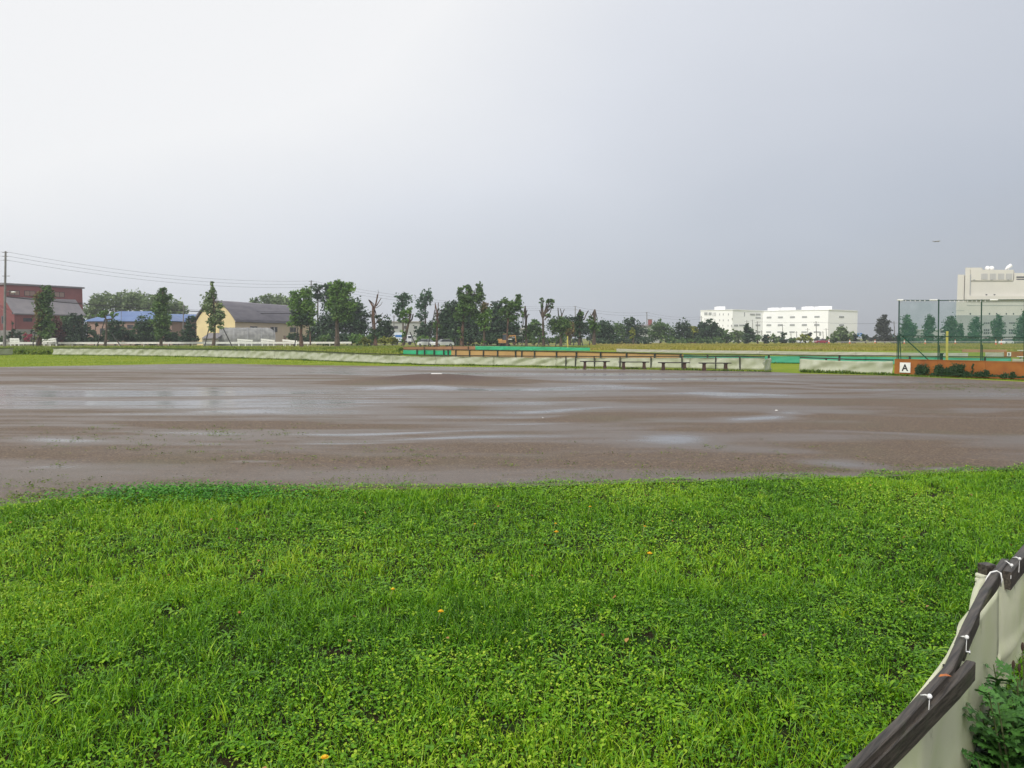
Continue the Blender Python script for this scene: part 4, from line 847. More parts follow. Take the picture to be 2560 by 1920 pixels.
# stakes
def stake(x0, y0, x1, y1, D, label, w_=2.6):
    b = Vector((X(x0, D - 1), D - 1, 0)); m = MB(); m.tube([b, P(x1, y1, D)], max(.03, w_ * D / F / 2), 6); o = m.obj('tree_stake', M['black_post'], loc=b); tag(o, label, 'stake', 'stakes propping the row trees')
stake(84, 866, 91, 812, 152, 'stake left of the leftmost row tree'); stake(93, 868, 101, 830, 152, 'pale stake leaning against the foot of the leftmost row tree')
stake(245, 864, 262, 798, 155, 'long stake on the left of the small umbrella tree'); stake(306, 868, 278, 832, 155, 'stake leaning on the right of the small umbrella tree'); stake(149, 868, 140, 845, 152, 'short stake right of the leftmost row tree')
stake(513, 864, 527, 802, 152, 'left stake of the tree at the arched barn'); stake(583, 866, 555, 815, 152, 'right stake of the tree at the arched barn, leaning far out'); stake(737, 862, 745, 820, 150, 'stake propping the rusty trunk at the barn end')
stake(1042, 866, 1025, 830, 155, 'stake right of the leaning tree'); stake(1071, 864, 1087, 775, 157, 'leaning pole beside the two-pronged tree', 2.2); stake(1137, 864, 1140, 845, 152, 'short stake left of the big ragged tree')
stake(1304, 862, 1309, 835, 158, 'stake left of the narrow bare trunk'); stake(1343, 864, 1352, 838, 158, 'left stake of the vase shaped tree'); stake(1373, 864, 1364, 843, 158, 'right stake of the vase shaped tree')
stake(1388, 862, 1394, 842, 160, 'stake left of the three-pronged tree'); stake(1432, 860, 1440, 835, 160, 'stake left of the leafy stump tree'); stake(1457, 860, 1452, 838, 160, 'stake right of the leafy stump tree'); stake(1472, 860, 1478, 835, 160, 'stake left of the forked stump')

# ---- trees behind the row
BG = 'background trees behind the row'
def bt(label, D, blobs, mat, **kw):
    b = blobs[0]; kw.setdefault('leaf', .62 if D < 240 else .85); kw.setdefault('k', .55); tree(label, D, [(b[0], 862, 5), (b[0], b[1], 3)], blobs, mat, group=BG, **kw)
bt('left clump of far trees above the blue roof', 270, [(258, 752, 30, 20), (240, 770, 28, 20), (225, 785, 20, 16)], 'leaf_pale')
bt('middle clump of far trees above the blue roof', 275, [(315, 752, 34, 22), (345, 748, 26, 20), (320, 770, 40, 20)], 'leaf_pale')
bt('right clump of far trees between the two blue roofs', 270, [(385, 755, 34, 20), (430, 765, 28, 18), (448, 775, 22, 14), (400, 775, 40, 18)], 'leaf_pale')
bt('pale round trees peeking over the arched barn roof', 280, [(700, 752, 26, 18), (672, 750, 22, 14), (640, 757, 16, 12), (720, 760, 18, 14)], 'leaf_pale')
bt('dark open tree beside the tall utility pole', 195, [(795, 720, 16, 10, .8), (800, 740, 18, 12, .8), (820, 725, 14, 22, .9), (815, 760, 14, 14, .7)], 'leaf_dark')
bt('wide dark tree right of the tallest tree', 190, [(880, 765, 24, 20), (895, 790, 26, 26), (870, 810, 30, 30), (900, 825, 22, 24), (822, 815, 34, 34), (800, 835, 30, 20)], 'leaf_dark')
bt('dark bush tree behind the broken dead tree', 190, [(963, 815, 16, 24), (952, 838, 20, 20), (972, 830, 12, 18)], 'leaf_dark')
bt('tall open poplar left of the pale truck', 205, [(1008, 745, 18, 12, .8), (1000, 765, 16, 12, .8), (990, 780, 12, 8, .7), (1003, 790, 12, 14, .6), (1020, 755, 10, 10, .6)], 'poplar', vert=1.3)
bt('tall lone poplar with a double crown', 215, [(1064, 738, 16, 12, .9), (1056, 760, 17, 14, .9), (1054, 785, 14, 12, .8), (1072, 750, 10, 10, .7), (1057, 805, 6, 10, .6)], 'poplar', vert=1.3)
bt('round dark bush right of the double poplar', 200, [(1065, 828, 24, 20), (1080, 815, 14, 12), (1052, 835, 12, 14)], 'leaf_dark')
bt('massive dark tree left of the big ragged tree', 185, [(1130, 775, 24, 22), (1115, 800, 26, 28), (1140, 825, 40, 34), (1185, 825, 34, 34), (1120, 835, 34, 24), (1165, 790, 26, 22)], 'leaf_dark')
bt('dark tree behind the compact yellowish one', 190, [(1245, 765, 16, 14, .8), (1240, 790, 20, 20), (1250, 820, 30, 28), (1275, 820, 26, 24), (1225, 830, 24, 24)], 'leaf_dark')
bt('green bushy tree left of the vase shaped tree', 190, [(1335, 815, 20, 14), (1328, 832, 22, 16), (1345, 835, 18, 16)], 'leaf_mid')
bt('brownish tree behind the far row poles', 195, [(1425, 820, 16, 16), (1420, 835, 16, 12)], 'leaf_brown')
bt('dark green mass behind the three-pronged tree', 215, [(1420, 805, 24, 16), (1385, 815, 18, 16), (1440, 825, 22, 20), (1470, 820, 26, 18)], 'leaf_dark')
bt('dark bushy tree right of the forked stump', 210, [(1510, 825, 26, 22), (1495, 840, 24, 14), (1525, 840, 22, 16)], 'leaf_dark')
bt('round tree before the first far pole gap', 225, [(1540, 820, 18, 14), (1545, 838, 20, 18)], 'leaf_mid')
bt('dark tree with a pointed top left of the slim pole', 230, [(1575, 812, 18, 16), (1582, 800, 8, 7), (1570, 835, 26, 20), (1600, 830, 16, 20)], 'leaf_dark')
bt('small yellow-green tree before the dark tree', 200, [(1583, 828, 8, 8, .8), (1581, 842, 6, 8, .6)], 'leaf_yellow')
bt('broad mid green tree right of the slim pole', 235, [(1650, 816, 24, 14), (1640, 835, 26, 18), (1668, 835, 22, 18)], 'leaf_mid')
bt('dark round tree below the left end of the white building', 235, [(1705, 815, 18, 14), (1700, 835, 24, 18), (1718, 830, 14, 18)], 'leaf_dark')
bt('yellowish tree between two dark round trees', 240, [(1735, 830, 12, 16), (1728, 845, 12, 10)], 'leaf_yellow')
bt('large dark tree overlapping the white building corner', 240, [(1768, 812, 24, 12), (1760, 830, 30, 18), (1780, 835, 22, 20), (1750, 845, 20, 12)], 'leaf_dark')
for i, (lb, bl, mt, D) in enumerate((('olive bush right of the large dark tree', [(1815, 842, 18, 14), (1805, 832, 12, 10)], 'leaf_mid', 240), ('second olive bush below the white building', [(1845, 840, 16, 15)], 'leaf_pale', 245), ('dark spiky conifer touching the white facade', [(1868, 822, 9, 10), (1873, 840, 16, 18), (1867, 812, 4, 6)], 'leaf_dark', 240), ('small bush beside the dark conifer', [(1893, 846, 10, 10)], 'leaf_mid', 250), ('thin dark tree by the red sign', [(1914, 842, 6, 12), (1914, 850, 9, 8)], 'leaf_dark', 250),
        ('pale olive bush left of the willow', [(1935, 846, 14, 11)], 'leaf_pale', 250), ('dark slender tree between bushes', [(1960, 845, 8, 14), (1951, 850, 9, 8)], 'leaf_dark', 255), ('low bush before the white building middle', [(1980, 850, 12, 8)], 'leaf_mid', 260), ('yellowish willow bush before the white building', [(2012, 848, 16, 11)], 'leaf_yellow', 250), ('small grey bush topping the willow', [(2022, 838, 10, 7)], 'grey_leaf', 270), ('grey green bush left of the round tree', [(2050, 850, 16, 8), (2040, 852, 10, 6)], 'grey_leaf', 262),
        ('round yellow-green tree at the white building right end', [(2103, 832, 20, 13), (2095, 845, 26, 14), (2115, 842, 18, 14), (2105, 824, 10, 6)], 'leaf_pale', 240), ('dark bush under the blue sign', [(2135, 846, 12, 10)], 'leaf_dark', 260), ('little conifer right of the blue sign', [(2162, 847, 8, 12)], 'leaf_dark', 260), ('low bush left of the tall grey tree', [(2188, 850, 12, 9)], 'grey_leaf', 262), ('low hedge bush right of the tall grey tree', [(2232, 850, 14, 8)], 'leaf_mid', 262), ('dark shrub just left of the net post', [(2240, 848, 9, 9)], 'leaf_dark', 250))):
    bt(lb, D, bl, mt)
bt('tall lone grey-green tree left of the net', 250, [(2210, 800, 11, 12), (2207, 818, 15, 14), (2208, 838, 20, 16), (2214, 790, 6, 6)], 'grey_leaf', k=.6)
PG = 'poplars behind the net'
for lb, bl in (('first poplar behind the net, with two crowns', [(2266, 828, 14, 32), (2267, 808, 8, 16), (2284, 832, 8, 24), (2266, 848, 18, 12)]), ('slender poplar behind the net in the first bay', [(2322, 826, 11, 32), (2326, 806, 8, 16), (2318, 848, 12, 12)]),
        ('broad poplar just right of the second net post', [(2377, 826, 13, 32), (2382, 806, 8, 16), (2400, 832, 8, 24), (2382, 850, 18, 12)]), ('poplar before the cream building left corner', [(2436, 830, 12, 30), (2441, 808, 7, 14), (2436, 850, 14, 12)]),
        ('poplar right of the third net post', [(2493, 824, 12, 32), (2497, 802, 7, 15), (2492, 850, 13, 12)]), ('poplar cut by the right frame edge', [(2557, 826, 14, 36), (2558, 800, 9, 18), (2556, 850, 15, 12)])):
    tree(lb, 250, [(bl[0][0], 862, 3), (bl[0][0], bl[0][1], 2)], bl, 'poplar', group=PG, k=1.0, leaf=.62, vert=1.4, sub=.45)
for lb, bl in (('round bush behind the first net bay', [(2300, 852, 14, 9)]), ('low green bush behind the net left bay', [(2348, 850, 16, 10)]), ('round green bush beyond the third net post', [(2465, 850, 14, 12)]), ('bush in front of the parked white car', [(2410, 852, 14, 10)]), ('dark bush left of the frame edge', [(2530, 858, 14, 10)])):
    shrub(lb, 240, bl, 'poplar', group='bushes behind the net', leaf=.7, k=.5)
# ---- garden shrubs on the left
for lb, bl, mt, D in (('small cone shrub left of the pink flowers', [(30, 840, 7, 14)], 'leaf_dark', 182), ('cloud-pruned pine before the red building', [(31, 808, 4, 4), (33, 825, 8, 5), (24, 840, 9, 8)], 'leaf_dark', 180), ('second cone shrub before the red building', [(45, 842, 7, 15)], 'leaf_dark', 182), ('ball shrub above the pink flowers', [(62, 832, 6, 6), (62, 846, 7, 8)], 'leaf_mid', 184), ('yellow-green sapling at the guardrail', [(85, 852, 5, 12, .6)], 'leaf_yellow', 156), ('cone shrub right of the ball shrub', [(80, 832, 5, 9), (80, 846, 6, 8)], 'leaf_dark', 184),
                  ('low leafy shrub at the left frame edge', [(6, 848, 9, 8)], 'leaf_mid', 180), ('reddish purple leaved shrub tree', [(140, 815, 13, 20), (145, 838, 16, 18)], 'leaf_red', 180), ('green shrub left of the purple one', [(122, 820, 9, 24), (118, 845, 12, 12)], 'leaf_mid', 178), ('tall dark garden tree left of the blue roof', [(190, 800, 20, 16), (178, 825, 24, 22), (205, 830, 20, 26), (190, 848, 30, 12)], 'leaf_dark', 182), ('mid green tree top right of the purple shrub', [(162, 800, 14, 10), (160, 812, 12, 10)], 'leaf_mid', 183),
                  ('topiary pine with ball top before the blue roof', [(239, 812, 5, 5), (236, 832, 12, 8), (240, 848, 20, 11)], 'leaf_dark', 180), ('dense dark yew behind the umbrella tree', [(290, 815, 20, 16), (282, 838, 26, 18), (305, 838, 18, 18)], 'leaf_dark', 180), ('dark low shrub right of the yew', [(328, 838, 14, 14), (326, 850, 14, 8)], 'leaf_dark', 182), ('wide dark bush left of the slender tree', [(362, 808, 22, 18), (358, 832, 26, 22), (380, 838, 22, 20)], 'leaf_dark', 178),
                  ('dark hedge bush right of the slender tree', [(425, 842, 20, 14), (415, 832, 12, 12)], 'leaf_dark', 182), ('layered dark conifer left of the yellow barn', [(478, 798, 10, 8), (474, 814, 16, 10), (476, 832, 22, 12), (476, 848, 26, 10)], 'leaf_dark', 176),
                  ('ivy covered bush at the barn right end', [(735, 842, 16, 12), (768, 846, 14, 12)], 'leaf_dark', 176), ('green undergrowth below the dark open tree', [(810, 850, 22, 12)], 'leaf_mid', 176), ('light shrub right of the tallest tree', [(895, 848, 24, 12)], 'leaf_bright', 172), ('yellow flowering weeds at the foot of the broken tree', [(912, 852, 14, 9), (960, 852, 16, 9)], 'leaf_yellow', 158),
                  ('yellow-green weeds left of the leaning tree', [(982, 852, 14, 9)], 'leaf_yellow', 156), ('bright green thicket behind the parked white cars', [(1060, 850, 24, 8), (1078, 852, 20, 7)], 'leaf_bright', 172), ('green thicket right of the white cars', [(1120, 852, 16, 8)], 'leaf_mid', 166)):
    shrub(lb, D, bl, mt)
for lb, bl, mt, D in (('dark undergrowth between the purple shrub and the garden tree', [(150, 848, 34, 12), (210, 850, 30, 10)], 'leaf_dark', 184), ('dark undergrowth below the topiary pine', [(262, 850, 30, 10)], 'leaf_dark', 184), ('dark undergrowth left of the slender tree', [(340, 850, 34, 11), (385, 850, 26, 11)], 'leaf_dark', 184), ('dark undergrowth left of the layered conifer', [(448, 850, 30, 10)], 'leaf_dark', 184),
                      ('dark undergrowth behind the tallest tree', [(825, 846, 34, 16), (880, 846, 34, 14)], 'leaf_dark', 182), ('undergrowth behind the broken dead tree', [(930, 848, 26, 13)], 'leaf_mid', 178), ('dark undergrowth behind the big ragged tree', [(1150, 848, 40, 14), (1215, 848, 36, 14)], 'leaf_dark', 182), ('dark undergrowth behind the excavator', [(1250, 846, 34, 14), (1300, 850, 24, 10)], 'leaf_dark', 186),
                      ('undergrowth behind the vase shaped tree', [(1350, 850, 34, 9), (1395, 850, 26, 9)], 'leaf_mid', 186), ('dark undergrowth below the far round trees', [(1520, 852, 44, 8), (1600, 852, 44, 9)], 'leaf_dark', 205), ('undergrowth below the white building left end', [(1690, 852, 44, 8), (1770, 852, 44, 9)], 'leaf_mid', 215)):
    shrub(lb, D, bl, mt, group='undergrowth along the far side')
shrub('pink flowering bush by the red building wall', 178, [(63, 841, 7, 6), (75, 839, 6, 6), (70, 850, 10, 6)], 'flower', name='flower_bush', leaf=.35)
# bushes on the orange wall (real plants before the wall)
for lb, px, py, bl in (('dark bush on the orange wall just right of the A sign', 2305, 938, [(2306, 924, 15, 13), (2300, 934, 14, 6)]), ('long dark bush in the middle of the orange wall', 2360, 940, [(2346, 926, 11, 13), (2368, 931, 18, 10), (2390, 927, 14, 15), (2402, 920, 9, 10), (2385, 938, 26, 6), (2340, 938, 20, 5), (2410, 935, 12, 7)]), ('low dark weeds before the orange wall', 2440, 943, [(2420, 939, 22, 6), (2448, 938, 18, 8), (2465, 934, 7, 9), (2484, 942, 22, 5)]),
                       ('small weed cluster right on the orange wall', 2515, 947, [(2512, 942, 10, 8), (2532, 940, 7, 10), (2552, 947, 18, 5), (2520, 947, 24, 4)]), ('thin weed in front of the orange wall', 2433, 942, [(2432, 918, 3, 8, .5), (2431, 930, 3, 6, .5)])):
    q = onwall(px, py, A0, A1); q.z = 0; Dn = q.y - .42; V, Tt, tv = clump_mesh(bl, Dn, 3.0, .065, .4, int(px), 1.0, .42); V = V.copy(); sl_ = dA.y / dA.x; rr_ = ((V[:, 1] - sl_ * q.x) / (V[:, 1] - sl_ * V[:, 0]))[:, None]; V = (V - np.array([0, 0, CAMH])) * rr_ + np.array([0, 0, CAMH]); o = big('wall_bush', V, Tt, M['leaf_dark'], None, tv, loc=(q.x, Dn, 0)); tag(o, lb, 'bush', 'bushes growing before the orange wall')

# ------------------------------------------------------------------ tall grass and meadow (stuff)
def grass_band(name, label, n, pxr, yr, hr, wd, mat, cond=None, tintf=None):
    y = yr[0] + RNG.random(n) * (yr[1] - yr[0]); px = pxr[0] + RNG.random(n) * (pxr[1] - pxr[0]); x = (px - CX) / F * y
    if cond is not None: k = cond(px, x, y); px, x, y = px[k], x[k], y[k]
    n_ = len(x); hn = vnoise(x * .25, y * .12, 21); h = hr[0] + (hr[1] - hr[0]) * hn * (.5 + .7 * RNG.random(n_))
    tt = np.clip(.15 + .7 * vnoise(x * .12, y * .08, 22) + .3 * (RNG.random(n_) - .5), 0, 1)
    V, Tt, tv = blades(x, y, h, wd * (.6 + .8 * RNG.random(n_)), tt, .5); tag(big(name, V, Tt, mat, tint=tv), label, 'grass', kind='stuff')
def f2y(px): return np.interp(px, [133, 480, 740, 900, 1050, 1225], [80, 72.5, 62, 55, 50.5, 48.6])
grass_band('tall_grass', 'rough tall grass between the sheet fence and the guardrail', 60000, (-150, 1500), (60, 146), (.12, .55), .10, M['tallgrass'],
           lambda px, x, y: (y > f2y(px) + 1.2 + (px > 1000) * 70) & ((px < 1180) | (y > 122)))
grass_band('meadow', 'yellow tall grass meadow in front of the distant trees', 60000, (1470, 2620), (104, 225), (.2, .52), .13, M['meadow'], lambda px, x, y: y > np.interp(px, [1470, 2000, 2500], [112, 104, 100]))
def edge_tufts():
    ps = []
    for pts, n in (([(133, 888.5), (480, 892.5), (740, 900.5), (900, 907), (1050, 912.5), (1225, 914.8), (1400, 918.4), (1640, 923.5), (1925, 929.8)], 5200), ([(2000, 931), (2232, 938)], 900), ([(2236, 938.5), (2560, 951.5), (2800, 960)], 3600), ([(1930, 908.5), (2000, 909)], 200), ([(1010, 888), (1130, 892)], 400)):
        W = [G(*p) for p in pts]
        for _ in range(n):
            i = random.randrange(len(W) - 1); q = W[i].lerp(W[i + 1], random.random()); ps.append((q.x, q.y - abs(random.gauss(0, .12))))
    ps = np.array(ps); n = len(ps); x, y = ps[:, 0], ps[:, 1]; h = .03 + .14 * RNG.random(n) * (vnoise(x * .8, y, 31) ** 1.5 * 1.6)
    V, Tt, tv = blades(x, y, h, .03 + .03 * RNG.random(n), RNG.random(n) * .6, .6); tag(big('fence_weeds', V, Tt, M['weed'], tint=tv), 'weeds growing along the foot of the fences', 'weeds', kind='stuff')
edge_tufts()
# far lawn blades for texture
y = 42 + RNG.random(60000) ** .8 * 42; px = -60 + RNG.random(60000) * 2000; x = (px - CX) / F * y; k = (y > edge_y(FE, x) - .3) & (y < np.interp(px, [-60, 133, 480, 740, 900, 1050, 1225, 1400, 1925], [82, 79, 71, 61, 54, 49.8, 48, 45.5, 39]) )
x, y = x[k], y[k]; n = len(x); V, Tt, tv = blades(x, y, .02 + .04 * RNG.random(n), .03 + 0 * x, np.clip(.3 + .6 * RNG.random(n), 0, 1), .6); M['outfield'] = leafmat('outfield_leaves', [(0.11, 0.19, 0.010), (0.22, 0.31, 0.016), (0.33, 0.40, 0.03)], .25); tag(big('outfield_grass', V, Tt, M['outfield'], tint=tv), 'short bright grass strip between the dirt and the sheet fence', 'grass', kind='stuff')
# the overgrown clump in the fence gap at the left
V, Tt, tv = clump_mesh([(55, 881, 24, 8), (85, 883, 26, 7), (115, 882, 18, 7)], 81, .9, .16, .8, 77); tag(big('thicket', V, Tt, M['weed'], None, tv, loc=(X(80, 81), 81, 0)), 'overgrown green thicket in the fence gap at the left', 'bush')
V, Tt, tv = clump_mesh([(1000, 878, 10, 8), (1006, 884, 12, 5)], 84, .9, .16, .8, 78); tag(big('thicket', V, Tt, M['weed'], None, tv, loc=(X(1003, 84), 84, 0)), 'bright green thicket at the left end of the short green fence', 'bush')
# distant ground cover line behind everything
V, Tt, tv = clump_mesh([(x_, 850, 34, 8) for x_ in range(-60, 1560, 34)], 300, .12, 1.3, .8, 91); tag(big('distant_wood', V, Tt, M['leaf_dark'], None, tv), 'dark distant greenery filling the gaps behind the trees', 'trees', kind='stuff')
V, Tt, tv = clump_mesh([(x_, 853, 34, 6) for x_ in range(1560, 2640, 34)], 330, .12, 1.3, .8, 92); tag(big('distant_hedge', V, Tt, M['grey_leaf'], None, tv), 'low grey-green hedge line along the far road', 'hedge', kind='stuff')

# ------------------------------------------------------------------ backstop net
DN = 38.5
bn = T('backstop', 'tall green steel backstop with netting behind the orange wall', 'backstop', (X(2248, DN), DN, 0))
for a_, b_ in ((2248, 2245), (2347, 2344), (2454, 2451), (2562, 2559)):
    m = MB(); m.tube([Vector((X(b_, DN), DN, 0)), P(a_, 748.5, DN)], .03, 8); m.obj('post', M['green_steel'], bn)
m = MB(); m.tube([P(2245, 750.5, DN), P(2350, 751, DN), P(2456, 750, DN), P(2700, 748, DN)], .02, 8); m.obj('top_rail', M['green_steel'], bn)
m = MB(); m.tube([P(2245, 839, DN), P(2450, 842, DN), P(2700, 845, DN)], .022, 8); m.obj('middle_rail', M['green_steel'], bn)
m = MB(); m.tube([P(2249, 834, DN), Vector((X(2346, DN + 1.2), DN + 1.2, .1))], .026, 8); m.obj('brace', M['green_steel'], bn)
for x_ in (2241, 2253, 2349, 2456):
    m = MB(); m.tube([P(x_ * .5 + 2246 * .5 if x_ < 2300 else x_, 838 if x_ < 2300 else 862, DN + .02), Vector((X(x_, DN + .1), DN + .1, 0))], .02, 6); m.obj('leg', M['green_steel'], bn)
m = MB(); a_, b_, c_, d_ = P(2246, 752, DN + .05), P(2700, 752, DN + .05), Vector((X(2700, DN + .05), DN + .05, .2)), Vector((X(2246, DN + .05), DN + .05, .2))
m.add([a_, b_, c_, d_], [(0, 1, 2, 3)]); m.obj('net', M['net'], bn)
for x0, x1 in ((2324, 2343), (2475, 2494), (2243, 2258)):
    m = MB(); m.tube([P(x0, 750, DN - .03), P(x1, 750, DN - .03)], .035, 6); m.obj('rail_highlight', M['white'], bn)  # white tubes standing in for bright reflections on the top rail
m = MB()
for k in range(6): q = P(2252 + k * 12, 752, DN - .04); m.ball(q, .03, 6, 4)
for k in range(9): q = P(2375 + k * 11, 753, DN - .04); m.ball(q, (.02, .02, .04), 6, 4)
m.obj('tie', M['cord'], bn)
b = Vector((X(2366, 41), 41, 0)); m = MB(); m.tube([b, P(2368, 828, 41)], .06, 8); o = m.obj('yellow_pole', M['yellow'], loc=b); tag(o, 'yellow foul pole standing behind the net', 'pole', 'foul poles')
b = Vector((X(1419.5, 113), 113, 0)); m = MB(); m.tube([b, P(1419, 840, 113)], .07, 8); o = m.obj('yellow_pole', M['yellow'], loc=b); tag(o, 'distant pale yellow foul pole at the green fence', 'pole', 'foul poles')
b = Vector((X(2352, 40), 40, 0)); m = MB(); m.box((b.x, b.y, .42), (.10, .10, .84), .2, .9); m.box((b.x, b.y, .86), (.14, .14, .05)); o = m.obj('bollard', M['rubber'], loc=b); tag(o, 'short black post just left of the yellow pole', 'post')

# ------------------------------------------------------------------ benches
M['bench_leg'] = solid('bench_leg', (0.075, 0.042, 0.034), (0.05, 0.03, 0.026), 3, .8)
M['bench_seat'] = solid('bench_seat', (0.03, 0.026, 0.026), (0.045, 0.04, 0.038), 3, .7)
def make_bench():
    t = T('bench', 'x', 'bench', (0, 0, 0), 'benches before the far sheet fence'); m = MB(); m.box((0, 0, .375), (1.58, .30, .045)); m.obj('seat', M['bench_seat'], t, local=True, bevel=.006)
    for s in (-1, 1):
        m = MB(); x = s * .53
        m.prism([(x - .095, -.11, 0), (x + .095, -.11, 0), (x + .07, -.11, .20), (x + .065, -.11, .31), (x + .10, -.11, .352), (x - .10, -.11, .352), (x - .065, -.11, .31), (x - .07, -.11, .20)], (0, 0, 0), (0, .22, 0)); m.obj('leg', M['bench_leg'], t, local=True)
    return t
bench0 = make_bench()
for i, (px, py, lb) in enumerate(((1487, 921, 'first low dark bench from the left before the sheet fence'), (1584.5, 923, 'second low dark bench from the left before the sheet fence'), (1684.5, 925, 'third low dark bench from the left before the sheet fence'), (1787, 926.5, 'rightmost low dark bench before the sheet fence'))):
    q = G(px, py); rz = -.06
    if i == 0: bench0.location = q; bench0.rotation_euler = (0, 0, rz); bench0['label'] = lb
    else: dup(bench0, q, lb, rz)
# pitcher's plate
pz = float(mound_h(MOUND.x, MOUND.y)); m = MB(); m.box((MOUND.x + .1, MOUND.y, pz + .022), (.40, .16, .03)); o = m.obj('pitcher_plate', M['white'], loc=(MOUND.x, MOUND.y, pz)); tag(o, "white pitcher's plate on top of the dirt mound", 'plate')

# ------------------------------------------------------------------ guardrail and boards on the left
gr = T('guardrail', 'long white guardrail along the road behind the left trees', 'guardrail', (X(400, 152), 152, 0))
gp = [(-200, 148), (0, 152), (300, 158), (600, 164), (880, 170)]
GP = [Vector((X(a, d), d, 0)) for a, d in gp]
for i in range(len(GP) - 1):
    m = MB(); m.beam(GP[i] + Vector((0, 0, .72)), GP[i + 1] + Vector((0, 0, .72)), .08, .38); m.obj('beam', M['white'], gr)
    n = max(1, int((GP[i + 1] - GP[i]).length / 4))
    for k in range(n): q = GP[i].lerp(GP[i + 1], k / n); m = MB(); m.tube([q + Vector((0, .06, 0)), q + Vector((0, .06, .85))], .06, 6); m.obj('post', M['white'], gr)
gr2 = T('guardrail', 'thin white guardrail along the distant road on the right', 'guardrail', (X(2300, 232), 232, 0))
for a, b in (((2090, 228), (2330, 233)), ((2330, 233), (2640, 240))):
    p_, q_ = Vector((X(a[0], a[1]), a[1], .62)), Vector((X(b[0], b[1]), b[1], .62)); m = MB(); m.beam(p_, q_, .08, .28); m.obj('beam', M['concrete'], gr2)
    for k in range(6): r_ = p_.lerp(q_, k / 6); m = MB(); m.tube([Vector((r_.x, r_.y + .06, 0)), Vector((r_.x, r_.y + .06, .75))], .06, 6); m.obj('post', M['concrete'], gr2)
def board_rack(x0, x1, yt0, yt1, label, D=172, mt='white'):
    a_, b_ = P(x0, yt0, D), P(x1, yt1, D); c = (a_ + b_) / 2; t = T('barrier_board', label, 'barrier', (c.x, D, 0), 'white plank barriers above the guardrail'); H_ = .42
    for k in range(2): m = MB(); dz = Vector((0, .1 * k, -.14 - .42 * k)); m.beam(a_ + dz, b_ + dz, .06, .34); m.obj('plank', M[mt], t)
    for f_ in (.08, .5, .92): q = a_.lerp(b_, f_); m = MB(); m.beam(Vector((q.x, D + .12, 0)), Vector((q.x, D + .12, q.z - .1)), .14, .14); m.obj('leg', M[mt], t)
board_rack(106, 142, 848, 845, 'tilted white plank barrier right of the leftmost tree'); board_rack(593, 632, 847.5, 850, 'white plank barrier nearest the grey hoop house middle'); board_rack(652, 687, 847, 850.5, 'white framed plank barrier second from the right'); board_rack(706, 743, 848.5, 852, 'tilted white plank barrier left of the rusty trunk')
board_rack(505, 546, 848, 848, 'dim grey plank barrier behind the tapering pale tree', 176, 'concrete'); board_rack(24, 48, 846, 846, 'small white plank barrier before the red building')

# ------------------------------------------------------------------ buildings
def wallquad(m, a, b, z0, z1): m.add([Vector((a[0], a[1], z0)), Vector((b[0], b[1], z0)), Vector((b[0], b[1], z1)), Vector((a[0], a[1], z1))], [(0, 1, 2, 3)])
def window(parent, a, b, x0, x1, y0, y1, mat='darkwin', frame=None, proud=.06, name='window', mull=0):
    """panel set on the wall line a-b covering the pixel rectangle, with an optional frame sub-part"""
    p00 = onwall(x0, y1, a, b); p10 = onwall(x1, y1, a, b); z1 = onwall((x0 + x1) / 2, y0, a, b).z; z0 = onwall((x0 + x1) / 2, y1, a, b).z; d = p10 - p00; d.z = 0; wd = d.length; d.normalize(); n = Vector((d.y, -d.x, 0)); n = -n if n.y > 0 else n
    c = (p00 + p10) / 2; c.z = (z0 + z1) / 2; m = MB(); m.beam(c - d * wd / 2, c + d * wd / 2, proud, z1 - z0); o = m.obj(name, M[mat], parent)
    if frame:
        f = MB(); t_ = .10; h2 = (z1 - z0) / 2
        for sz in (-1, 1): f.beam(c - d * (wd / 2 + t_) + Vector((0, 0, sz * (h2 + t_ / 2))), c + d * (wd / 2 + t_) + Vector((0, 0, sz * (h2 + t_ / 2))), proud * 2.2, t_)
        for sx in [-1, 1] + ([0] if mull else []):
            q = c + d * (sx * (wd / 2 + (t_ / 2 if sx else 0))); f.beam(q - Vector((0, 0, h2 - .01)), q + Vector((0, 0, h2 - .01)), t_ * .9, proud * 2.0, (n.x, n.y, 0))
        f.obj('frame', M[frame], o)
    return o
# red building
D = 200.0; a = (X(43, D), D); b = (X(212, 214), 214.0); cdir = Vector((b[0] - a[0], b[1] - a[1], 0)).normalized(); cn = Vector((-cdir.y, cdir.x, 0)); cn = -cn if cn.y < 0 else cn
rbld = T('red_building', 'tall red brick building with grey lean-to roof at the left edge', 'building', (a[0], a[1], 0))
A_, B_ = Vector((a[0], a[1], 0)), Vector((b[0], b[1], 0)); depth1 = 4.2; depth2 = 12.0
zE = P(60, 784, D + 1).z; zJ = P(120, 748, D + 8).z; zT = P(20, 713, D + 4).z; zB = .0
m = MB()
def slab(m, p, q, r, s_, z0, zs): # closed box with 4 corners
    vs = [Vector((v.x, v.y, z0)) for v in (p, q, r, s_)] + [Vector((v.x, v.y, z)) for v, z in zip((p, q, r, s_), zs)]; m.add(vs, [(3, 2, 1, 0), (4, 5, 6, 7), (0, 1, 5, 4), (1, 2, 6, 5), (2, 3, 7, 6), (3, 0, 4, 7)])
zc = P(60, 823, D).z
slab(m, A_, B_, B_ + cn * depth1, A_ + cn * depth1, zc, (zE, zE, zJ, zJ)); m.obj('wall', M['brick'], rbld)
m = MB(); slab(m, A_ + cn * (depth1 + .02), B_ + cn * (depth1 + .02) + cdir * 2.4, B_ + cn * depth2 + cdir * 2.4, A_ + cn * depth2, zc, (zT, zT, zT + .6, zT + .6)); m.obj('upper_wall', M['brick'], rbld)
